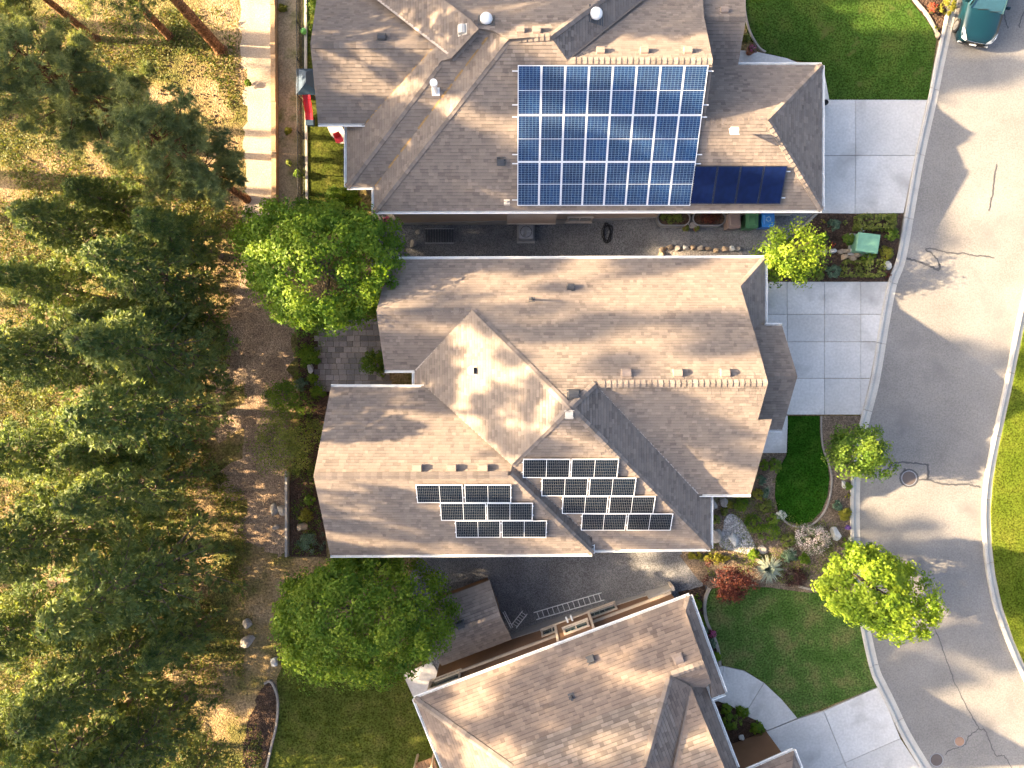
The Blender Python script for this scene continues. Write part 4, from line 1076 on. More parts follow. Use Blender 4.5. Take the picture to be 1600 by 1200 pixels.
def put_panel(kind, pl, c, land, label, group):
    u, v, n = pl.frame()
    if land: ux, vy = v, -u
    else: ux, vy = u, v
    c = c + n * .12
    e = bpy.data.objects.new('solar_panel', None); e.empty_display_size = .2; S.collection.objects.link(e)
    e.matrix_world = Matrix(((ux.x, vy.x, n.x, c.x), (ux.y, vy.y, n.y, c.y), (ux.z, vy.z, n.z, c.z), (0, 0, 0, 1)))
    tag(e, label, 'solar panel', group)
    for nm, me in zip(('frame', 'backsheet', 'cells'), PM[kind]):
        o = link(nm, me, e, world=False)
        if nm == 'cells' and kind != 'navy': o['kind'] = 'stuff'
    ft = MB()
    return e
ORD = ['first', 'second', 'third', 'fourth', 'fifth', 'sixth', 'seventh', 'last']
u1, v1, n1 = S1.frame()
if u1.x < 0: raise RuntimeError
bl = S1.hit(808, 320)
for r in range(3):
    for c_ in range(8):
        c = bl + u1 * (1.003 * (c_ + .5)) + v1 * (1.998 * (r + .5))
        put_panel('blue', S1, c, False, f'{ORD[c_]} blue gridded solar panel from the left in the {["bottom", "middle", "top"][r]} row of the large array', 'blue panels of the large array')
for i in range(4):
    c = (S1.hit(1080, 288) + u1 * (.53 + 1.05 * i))
    put_panel('navy', S1, c, False, f'{["first", "second", "third", "last"][i]} plain navy solar panel from the left in the short row above the bins', 'plain navy panels')
for grp, pl, rows in (('right', s_, [(816, 966, 728.5), (845, 993, 757.5), (877, 1023, 785.5), (907, 1050, 812)]), ('left', s3_, [(650, 800, 768), (688, 833, 796), (711, 855, 823)])):
    for k, (l, r, y) in enumerate(rows):
        for h in range(2):
            c = pl.hit(l + (r - l) * (.25 + .5 * h), y)
            put_panel('black', pl, c, True, f'{["left", "right"][h]} black solar panel in the {["top", "second", "third", "bottom"][k] if grp == "right" else ["top", "middle", "bottom"][k]} row of the {"four" if grp == "right" else "three"} row staggered block', 'black staggered panels')
# rails that stick out past the big array
for sy in (1.9, 5.75, 3.9, 2.3, .25, 4.4):
    mb = MB(); c = bl + v1 * sy + n1 * .07 + u1 * 4.02
    mb.box(c, (8.5, .04, .05), Matrix(((u1.x, v1.x, n1.x), (u1.y, v1.y, n1.y), (u1.z, v1.z, n1.z)))); mb.build('mounting_rail', M['alu'], H1)
for grp, pl, rows in ((0, s_, [(816, 966, 728.5), (845, 993, 757.5), (877, 1023, 785.5), (907, 1050, 812)]), (1, s3_, [(650, 800, 768), (688, 833, 796), (711, 855, 823)])):
    uu, vv, nn = pl.frame()
    for (l, r, y) in rows:
        for sg in (-.27, .27):
            c = pl.hit((l + r) / 2, y) + vv * sg + nn * .07; mb = MB(); mb.box(c, (4.15, .04, .05), Matrix(((uu.x, vv.x, nn.x), (uu.y, vv.y, nn.y), (uu.z, vv.z, nn.z)))); mb.build('mounting_rail', M['alu'], H2)
uu, vv, nn = S1.frame()
for sg in (-.6, .6):
    c = S1.hit(1080, 288) + u1 * 2.15 + vv * sg + nn * .07; mb = MB(); mb.box(c, (4.5, .04, .05), Matrix(((uu.x, vv.x, nn.x), (uu.y, vv.y, nn.y), (uu.z, vv.z, nn.z)))); mb.build('mounting_rail', M['alu'], H1)
# ------------------------------------------------------------------ vegetation
def unit(a): return a / np.maximum(np.linalg.norm(a, axis=1, keepdims=True), 1e-9)

def leaf_quads(c, nrm, ln, wd, rng, along=None):
    n = len(c)
    t = rng.normal(size=(n, 3)) if along is None else along + rng.normal(size=(n, 3)) * .25
    t = unit(t - nrm * np.sum(t * nrm, 1, keepdims=True)); b = np.cross(nrm, t)
    ln = np.asarray(ln).reshape(-1, 1); wd = np.asarray(wd).reshape(-1, 1)
    droop = nrm * ln * .12
    V = np.stack([c - t * ln / 2 - droop, c + b * wd / 2, c + t * ln / 2 - droop, c - b * wd / 2], 1)
    return V.reshape(-1, 3)

def crown_mesh(name, mat, rx, ry, rz, nclump, per, leaf, seed, hollow=.45, clump=.30, lobes=6, lobe_amt=.22, aspect=.6, flat=.5, box=False, gap=0.0):
    rng = np.random.default_rng(seed)
    d = unit(rng.normal(size=(nclump, 3)))
    d[:, 2] = np.where(d[:, 2] < -.55, -d[:, 2], d[:, 2])
    r = hollow + (1 - hollow) * rng.random((nclump, 1)) ** .55
    if lobes:
        L_ = unit(rng.normal(size=(lobes, 3))); k = np.maximum(0, d @ L_.T) ** 5
        r = r * (1 - lobe_amt * .6 + lobe_amt * np.clip(k.sum(1, keepdims=True), 0, 1.4))
    if box:
        p = rng.uniform(-1, 1, (nclump, 3)); f = rng.integers(0, 3, nclump); sg = np.sign(rng.normal(size=nclump)); p[np.arange(nclump), f] = sg * rng.uniform(.8, .98, nclump); c = p
        d = unit(p ** 5)
    else: c = d * r
    R = np.array([rx, ry, rz]); c = c * R
    rc = clump * np.mean(R[:2]) * rng.uniform(.65, 1.3, (nclump, 1))
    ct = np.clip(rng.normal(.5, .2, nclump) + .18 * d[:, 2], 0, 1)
    N = nclump * per
    ci = np.repeat(np.arange(nclump), per)
    g = rng.normal(size=(N, 3)); g = unit(g) * rng.random((N, 1)) ** .5
    p = c[ci] + g * rc[ci] * np.array([1, 1, flat])
    nrm = unit(d[ci] * .5 + unit(g) * .55 + np.array([0, 0, .55]) + rng.normal(size=(N, 3)) * .45)
    ln = leaf * rng.uniform(.7, 1.35, N)
    V = leaf_quads(p, nrm, ln, ln * aspect, rng)
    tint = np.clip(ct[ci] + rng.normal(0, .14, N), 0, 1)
    return np_mesh(name, V, 4, mat, tint), c

def stems_mesh(name, mat, base, top, clumps, r0, seed, nlimb=14, n=7):
    rr = random.Random(seed); mb = MB(); base = Vector(base); top = Vector(top)
    mid = base.lerp(top, .55) + Vector((rr.uniform(-.1, .1), rr.uniform(-.1, .1), 0))
    mb.tube([base - Vector((0, 0, .05)), base.lerp(mid, .12), mid, top], [r0 * 1.5, r0, r0 * .75, r0 * .35], n)
    for c in rr.sample(list(clumps), min(nlimb, len(clumps))):
        c = Vector(c); s = base.lerp(top, rr.uniform(.4, .85)); m = s.lerp(c, .5) + Vector((0, 0, .12 * (c - s).length))
        mb.tube([s, m, c], [r0 * .4, r0 * .25, r0 * .06], 5, caps=False)
    return mb.mesh(name, mat, smooth=True)

def broad_tree(px, py, zc, rx, ry, rz, mat, label, seed, leaf=.13, nclump=150, per=110, name='deciduous_tree', r0=.13, rz_rot=0.0, bark='bark_grey', **kw):
    c = pt(px, py, zc); zb = T(c.x)
    root = empty(name, (c.x, c.y, zb), label, 'tree', rz=rz_rot)
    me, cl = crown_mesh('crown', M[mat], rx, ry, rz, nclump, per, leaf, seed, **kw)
    o = link('crown', me, root, world=False); o.location = (0, 0, zc - zb)
    tr = stems_mesh('trunk', M[bark], (0, 0, 0), (0, 0, zc - zb + rz * .4), [(a[0], a[1], a[2] + zc - zb) for a in cl], r0, seed)
    link('trunk', tr, root, world=False)
    return root

broad_tree(500, 418, 2.6, 3.55, 3.4, 3.1, 'leaf_green', 'large round bright green tree at the back corner of the gravel yard', 21, .14, 420, 95, r0=.17, lobes=9, lobe_amt=.22, clump=.145, hollow=.62)
broad_tree(556, 955, 2.4, 4.15, 2.95, 2.9, 'leaf_deep', 'wide dense green tree beside the garden shed', 22, .14, 420, 95, r0=.17, lobes=9, lobe_amt=.20, clump=.145, hollow=.62)
broad_tree(1228, 400, 2.2, 1.6, 1.5, 1.5, 'leaf_lime', 'small yellow green tree at the end of the middle house gutter', 23, .13, 70, 70, r0=.06, clump=.30, lobe_amt=.35)
broad_tree(1344, 702, 2.0, 1.5, 1.5, 1.4, 'leaf_mid', 'small green street tree beside the kidney shaped lawn', 24, .13, 85, 70, r0=.06, clump=.28, lobe_amt=.4)
broad_tree(1361, 916, 2.8, 2.6, 2.05, 1.8, 'leaf_lime', 'lime green maple overhanging the kerb', 25, .15, 230, 85, r0=.1, rz_rot=-.55, clump=.18, hollow=.55, lobe_amt=.3)
broad_tree(1140, 912, .9, 1.12, 1.1, .75, 'leaf_red', 'dark red maple at the corner of the patchy lawn', 26, .12, 55, 60, r0=.04, name='maple_tree', clump=.3, lobe_amt=.4, aspect=.4)
broad_tree(453, 695, -.2, 1.75, 1.65, 1.3, 'leaf_olive', 'loose olive green small tree behind the middle house', 27, .10, 90, 55, r0=.05, clump=.3, lobe_amt=.45, gap=.2)
broad_tree(447, 620, -.8, 1.15, .9, .8, 'leaf_mid', 'pale green bush at the edge of the litter path', 28, .10, 50, 50, r0=.04, name='bush', clump=.33, lobe_amt=.4)
broad_tree(508, 14, -.2, 1.05, 1.5, 1.0, 'leaf_green', 'leafy green bush by the top of the chain link fence', 29, .12, 45, 50, r0=.05, name='bush', clump=.33, lobe_amt=.4)

# conifers
def conifer_mesh(kind, seed, H, zc0, rmax, nb, rough=1.0, tuft=9, spread=1.0):
    rng = np.random.default_rng(seed); rr = random.Random(seed)
    tr = MB(); lean = Vector((rr.uniform(-.25, .25), rr.uniform(-.25, .25), 0))
    r0 = H * .0165
    def axis(z): return Vector((0, 0, z)) + lean * (z / H) ** 2
    tr.tube([axis(-.1), axis(.4), axis(H * .3), axis(H * .65), axis(H)], [r0 * 1.35, r0, r0 * .82, r0 * .5, r0 * .08], 9)
    C, A, TT = [], [], []
    for i in range(nb):
        t = (i + rr.random()) / nb
        z = zc0 + (H - zc0) * t ** (.9 if kind == 'fir' else 1.0)
        f = (z - zc0) / (H - zc0)
        if kind == 'fir': L_ = rmax * (1 - f) ** .75 * rr.uniform(.6, 1.1) + .25
        else: L_ = rmax * math.sin(math.pi * min(1, .22 + .75 * f)) ** .7 * rr.uniform(.5, 1.12) + .2
        az = rr.uniform(0, 2 * math.pi) if kind == 'pine' else i * 2.4 + rr.uniform(-.4, .4)
        d = Vector((math.cos(az), math.sin(az), 0)); el = rr.uniform(-.25, .1) if kind == 'fir' else rr.uniform(-.15, .55) * (.4 + f)
        s = axis(z); e = s + d * L_ * math.cos(el) + Vector((0, 0, L_ * math.sin(el)))
        m = s.lerp(e, .5) + Vector((0, 0, (-.10 if kind == 'pine' else .10) * L_))
        tr.tube([s, m, e], [.012 * L_ + .014, .009 * L_ + .008, .004], 4, caps=False)
        ct = rr.gauss(.5, .2)
        side = Vector((-d.y, d.x, 0))
        if kind == 'pine':
            for k in range(max(2, int(L_ * 1.7 * rough))):
                q = rr.uniform(.35, 1.0); p = s.lerp(m, q * 2) if q < .5 else m.lerp(e, q * 2 - 1)
                w_ = (.36 * L_ * (1.1 - q)) * rr.uniform(-1, 1); nd = p + side * w_ + d * abs(w_) * .4 + Vector((0, 0, rr.uniform(-.1, .15))); nt_ = ct + rr.gauss(0, .14); sz = rr.uniform(.11, .2) * spread
                for j in range(tuft):
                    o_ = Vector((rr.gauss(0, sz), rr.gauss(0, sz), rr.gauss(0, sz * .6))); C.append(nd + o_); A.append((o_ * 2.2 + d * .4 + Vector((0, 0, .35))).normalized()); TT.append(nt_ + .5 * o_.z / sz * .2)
            continue
        n = int(30 * (L_ / rmax + .3) * rough)
        for k in range(n):
            q = rr.uniform(.08, 1.0) ** .7
            p = s.lerp(m, q * 2) if q < .5 else m.lerp(e, q * 2 - 1)
            w_ = (.34 * L_ * (1.05 - q) + .10) * rr.uniform(-1, 1)
            off = side * w_ + d * abs(w_) * .45 + Vector((0, 0, rr.uniform(-.12, .14)))
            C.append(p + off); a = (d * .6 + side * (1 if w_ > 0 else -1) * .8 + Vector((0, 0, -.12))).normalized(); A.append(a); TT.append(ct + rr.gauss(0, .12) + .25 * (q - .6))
    if kind == 'pine':
        for k in range(20):
            C.append(axis(H - .5 * rr.random()) + Vector((rr.uniform(-.2, .2), rr.uniform(-.2, .2), 0))); A.append(Vector((0, 0, 1))); TT.append(.6)
    C = np.array([tuple(c) for c in C]); A = np.array([tuple(a) for a in A]); TT = np.array(TT)
    if kind == 'pine':
        per = 20; ci = np.repeat(np.arange(len(C)), per); N = len(ci)
        dr = unit(A[ci] * .55 + rng.normal(size=(N, 3)) * .75)
        ln = rng.uniform(.16, .30, (N, 1)); wd = .032
        sd = unit(np.cross(dr, rng.normal(size=(N, 3)))) * wd / 2
        b0 = C[ci] + rng.normal(size=(N, 3)) * .03
        V = np.stack([b0 - sd, b0 + sd, b0 + dr * ln], 1).reshape(-1, 3); nper = 3
        tint = np.clip(TT[ci] + rng.normal(0, .12, N), 0, 1)
    else:
        per = 5; ci = np.repeat(np.arange(len(C)), per); N = len(ci)
        al = unit(A[ci] + rng.normal(size=(N, 3)) * .45)
        nr = unit(np.array([0, 0, 1.0]) + rng.normal(size=(N, 3)) * .5)
        ln = rng.uniform(.15, .34, N)
        V = leaf_quads(C[ci] + al * ln[:, None] * .4 + rng.normal(size=(N, 3)) * .05, nr, ln, ln * .30, rng, al); nper = 4
        tint = np.clip(TT[ci] + rng.normal(0, .14, N), 0, 1)
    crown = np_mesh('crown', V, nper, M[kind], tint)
    return tr.mesh('trunk', M['bark_pine'] if kind == 'pine' else M['bark_grey'], smooth=True), crown

CON = {'pine_tree': [conifer_mesh('pine', 31, 15, 6.0, 2.9, 85, 1.7, 11), conifer_mesh('pine', 32, 15, 7.0, 2.6, 75, 1.5, 11), conifer_mesh('pine', 33, 15, 5.0, 3.1, 90, 1.7, 11)],
       'tall_pine_tree': [conifer_mesh('pine', 51, 15, 6.5, 2.8, 30, .55, 36, 1.5), conifer_mesh('pine', 52, 15, 7.5, 2.5, 26, .55, 38, 1.6), conifer_mesh('pine', 53, 15, 6.0, 3.0, 28, .55, 36, 1.6)],
       'fir_tree': [conifer_mesh('fir', 41, 13, 2.4, 3.2, 110, 1.2), conifer_mesh('fir', 42, 13, 3.2, 2.9, 92, 1.2), conifer_mesh('fir', 43, 13, 1.8, 3.4, 115, 1.2)]}
def conifer(kind, v, x, y, H, label, group, rz, wide=1.0):
    base = 13 if kind == 'fir_tree' else 15
    root = empty(kind.replace('tall_', ''), (x, y, T(x)), label, 'tree', group, rz); s = H / base
    for nm, me in zip(('trunk', 'crown'), CON[kind][v]):
        o = link(nm, me, root, world=False); o.scale = (s * wide, s * wide, s)
    return root
WOOD = 'conifers of the wood'
for kind, v, px, py, H, label in (
    ('pine_tree', 1, 345, 79, 17.5, 'tall pine whose orange trunk stands next to the pale trail'),
    ('pine_tree', 1, 266, 58, 13, 'slender pine with a thin bare trunk on sunny ground'),
    ('pine_tree', 0, 386, 312, 12.0, 'pine with puffy blue green crown leaning from the end of the trail'),
    ('pine_tree', 2, 262, 236, 12.5, 'broad pine with the palest needle tufts near the upper corner'),
    ('pine_tree', 0, 150, 62, 12, 'pine with its trunk base hidden behind paler needle tufts'),
    ('fir_tree', 0, 318, 452, 10.5, 'fir standing opposite the large round tree'),
    ('fir_tree', 1, 345, 400, 8.5, 'small fir between the puffy pine and the litter path'),
    ('fir_tree', 2, 322, 556, 11.5, 'dark fir casting a long shadow onto the upper litter path'),
    ('fir_tree', 0, 312, 640, 11.5, 'dense fir level with the loose olive tree'),
    ('fir_tree', 1, 296, 738, 10.5, 'fir with bare grey twigs level with the low concrete wall'),
    ('fir_tree', 2, 303, 857, 12.5, 'fir whose leaning dark trunk shows below the litter path'),
    ('fir_tree', 0, 245, 985, 11, 'fir with dense dark sprays near the boulders'),
    ('fir_tree', 1, 222, 1082, 13, 'fir with a long bare trunk in the lowest corner of the wood'),
    ('fir_tree', 2, 195, 560, 11, 'wide fir deep in the wood level with the paver patio'),
    ('fir_tree', 0, 180, 800, 11.5, 'wide fir with pale curved branches deep in the wood'),
    ('fir_tree', 1, 210, 395, 9.5, 'yellowish fir in a sunny gap of the wood'),
    ('fir_tree', 2, 290, 1090, 9.5, 'short fir beside the dark bark bed'),
    ('fir_tree', 0, 120, 930, 10.5, 'fir at the lower edge of the wood'),
    ('fir_tree', 1, 330, 960, 7.0, 'young fir in dappled light above the bark bed'),
    ('fir_tree', 2, 250, 690, 8.5, 'short fir crowded between the dense fir and the twiggy one'), ('fir_tree', 0, 255, 510, 7.5, 'short fir in the gap behind the dark fir'), ('fir_tree', 1, 175, 470, 9.0, 'thin fir near the sunny gap of the wood'), ('fir_tree', 2, 150, 690, 9.5, 'bushy fir far from the litter path'),
    ('fir_tree', 0, 260, 905, 8.0, 'short fir below the leaning dark trunk'), ('fir_tree', 1, 130, 1060, 9.0, 'fir at the far lower corner of the wood'), ('fir_tree', 2, 335, 1165, 6.0, 'young fir at the foot of the bark bed'), ('fir_tree', 0, 240, 350, 7.5, 'short fir under the broad pine'), ('fir_tree', 1, 320, 505, 6.5, 'young fir at the edge of the upper litter path')):
    p = gp(px, py); conifer(kind, v, p.x, p.y, H, label, WOOD, RNG.uniform(0, 6.28))
# the wood goes on west of the view; these trees throw the long shadows over the roofs
for i, (x, y, H, wd_) in enumerate(((-34, 25.0, 27, .7), (-38, 15, 25.5, .7), (-32, 11.0, 24, .6), (-36, 9.4, 24, .6), (-40, 12.0, 27, .65), (-33, .8, 25, .65), (-42, 5.2, 30, .4), (-31, -4.6, 24, .5),
                                    (-39, -7.2, 29, .7), (-34, -10.2, 26, .65), (-40, -12.6, 28, .7), (-33, -18.2, 22, .6), (-41, -21.5, 29, .7), (-36, 19.8, 24, .5), (-27, -23, 20, .7), (-43, 20.5, 30, .6))):
    conifer('tall_pine_tree', i % 3, x, y, H, 'tall conifer further into the wood, beyond the edge of the photo', 'conifers beyond the view', RNG.uniform(0, 6.28), wd_)

# undergrowth on the forest floor
rng = np.random.default_rng(77)
n0 = 40000
X = rng.uniform(-29, -13.2, n0); Y = rng.uniform(-21, 20, n0)
f = np.sin(X * .9 + 1.3 * np.sin(Y * .5)) + np.sin(Y * .8 + 1.7 * np.sin(X * .4)) + .8 * np.sin(X * 2.1 + Y * 1.7)
keep = (f > -.35 + rng.normal(0, .5, n0)) & ((Y < 8.5) | (X < -14.55 - .35 * rng.random(n0))) & (X < -13.4 - .9 * (np.sin(Y * .35) > 0) - np.where((Y < 6) & (Y > -9), .9, 0))
X, Y = X[keep], Y[keep]; n1_ = len(X); per = 5
P = np.stack([X, Y, np.full(n1_, -1.93)], 1); ci = np.repeat(np.arange(n1_), per); N = len(ci)
c = P[ci] + rng.normal(size=(N, 3)) * np.array([.10, .10, .05]) + np.array([0, 0, .06])
nr = unit(np.array([0, 0, 1.0]) + rng.normal(size=(N, 3)) * .55); ln = rng.uniform(.06, .17, N)
tint = np.clip(rng.normal(.5, .22, n1_)[ci] + rng.normal(0, .1, N), 0, 1)
link('undergrowth', np_mesh('undergrowth', leaf_quads(c, nr, ln, ln * .5, rng), 4, M['undergrowth'], tint), kind='stuff', label='low green and yellow undergrowth over the forest floor')
# cones and dark debris under the pines
mb = MB(); dr = random.Random(9)
for k in range(700):
    x, y = dr.uniform(-19, -14.7), dr.uniform(5, 18.5)
    r = dr.uniform(.025, .06); mb.box((x, y, -1.97 + r * .5), (r * 2, r * 1.3, r), Matrix.Rotation(dr.uniform(0, 3), 3, 'Z'), taper=.6)
M['cone'] = plain('pine_cone', (0.05, 0.03, 0.02), .9)
mb.build('pine_cones', M['cone'], kind='stuff', label='dark fallen cones scattered under the pines')

# shrubs, hedges, flowers
def shrub(px, py, r, h, mat, label, seed, name='shrub', cat='shrub', leaf=.06, ry=None, nclump=44, per=40, group=None, rz=0.0, box=False, **kw):
    zc_ = h * .5; c = gp(px, py); zb = T(c.x) + .06; k = (CAM_H - zb - zc_) / FOC
    c = pt(px, py, zb + zc_)
    root = empty(name, (c.x, c.y, zb), label, cat, group, rz)
    fk = .86 if not box else .92
    me, cl = crown_mesh('foliage', M[mat], r * k * fk, (ry or r) * k * fk, h * .55, nclump, per, leaf, seed, hollow=.5 if not box else .8, box=box, lobe_amt=.25, clump=.26 if not box else .11, **kw)
    o = link('foliage', me, root, world=False); o.location = (0, 0, zc_)
    st = MB(); rr = random.Random(seed)
    for a in range(4): st.tube([(rr.uniform(-.04, .04), rr.uniform(-.04, .04), -.08), (rr.uniform(-.4, .4) * r * k, rr.uniform(-.4, .4) * r * k, zc_ * 1.2)], [.018, .006], 5)
    link('stem', st.mesh('stem', M['bark_grey']), root, world=False)
    return root
def clump(px, py, r, h, mat, label, seed, name='ornamental_grass', cat='grass', nb=90, wd=.03):
    c = gp(px, py); zb = T(c.x) + .07; k = (CAM_H - zb) / FOC; rng = np.random.default_rng(seed)
    root = empty(name, (c.x, c.y, zb), label, cat)
    az = rng.uniform(0, 6.283, nb); rad = r * k * rng.uniform(.35, 1.05, nb); hh = h * (1.15 - .6 * rad / (r * k)) * rng.uniform(.7, 1.1, nb)
    d = np.stack([np.cos(az), np.sin(az), 0 * az], 1); s = np.stack([-np.sin(az), np.cos(az), 0 * az], 1) * wd
    b = d * .03; m = d * rad[:, None] * .5 + np.array([0, 0, 1]) * hh[:, None] * .85; e = d * rad[:, None] + np.array([0, 0, 1]) * hh[:, None] * .75
    V = np.concatenate([np.stack([b - s * .5, b + s * .5, m + s * .6, m - s * .6], 1), np.stack([m - s * .6, m + s * .6, e + s * .06, e - s * .06], 1)]).reshape(-1, 3)
    t = np.clip(np.concatenate([rng.normal(.35, .15, nb), rng.normal(.7, .2, nb)]), 0, 1)
    link('blades', np_mesh('blades', V, 4, M[mat], t), root, world=False)
    return root
HB = 'leaf_olive'
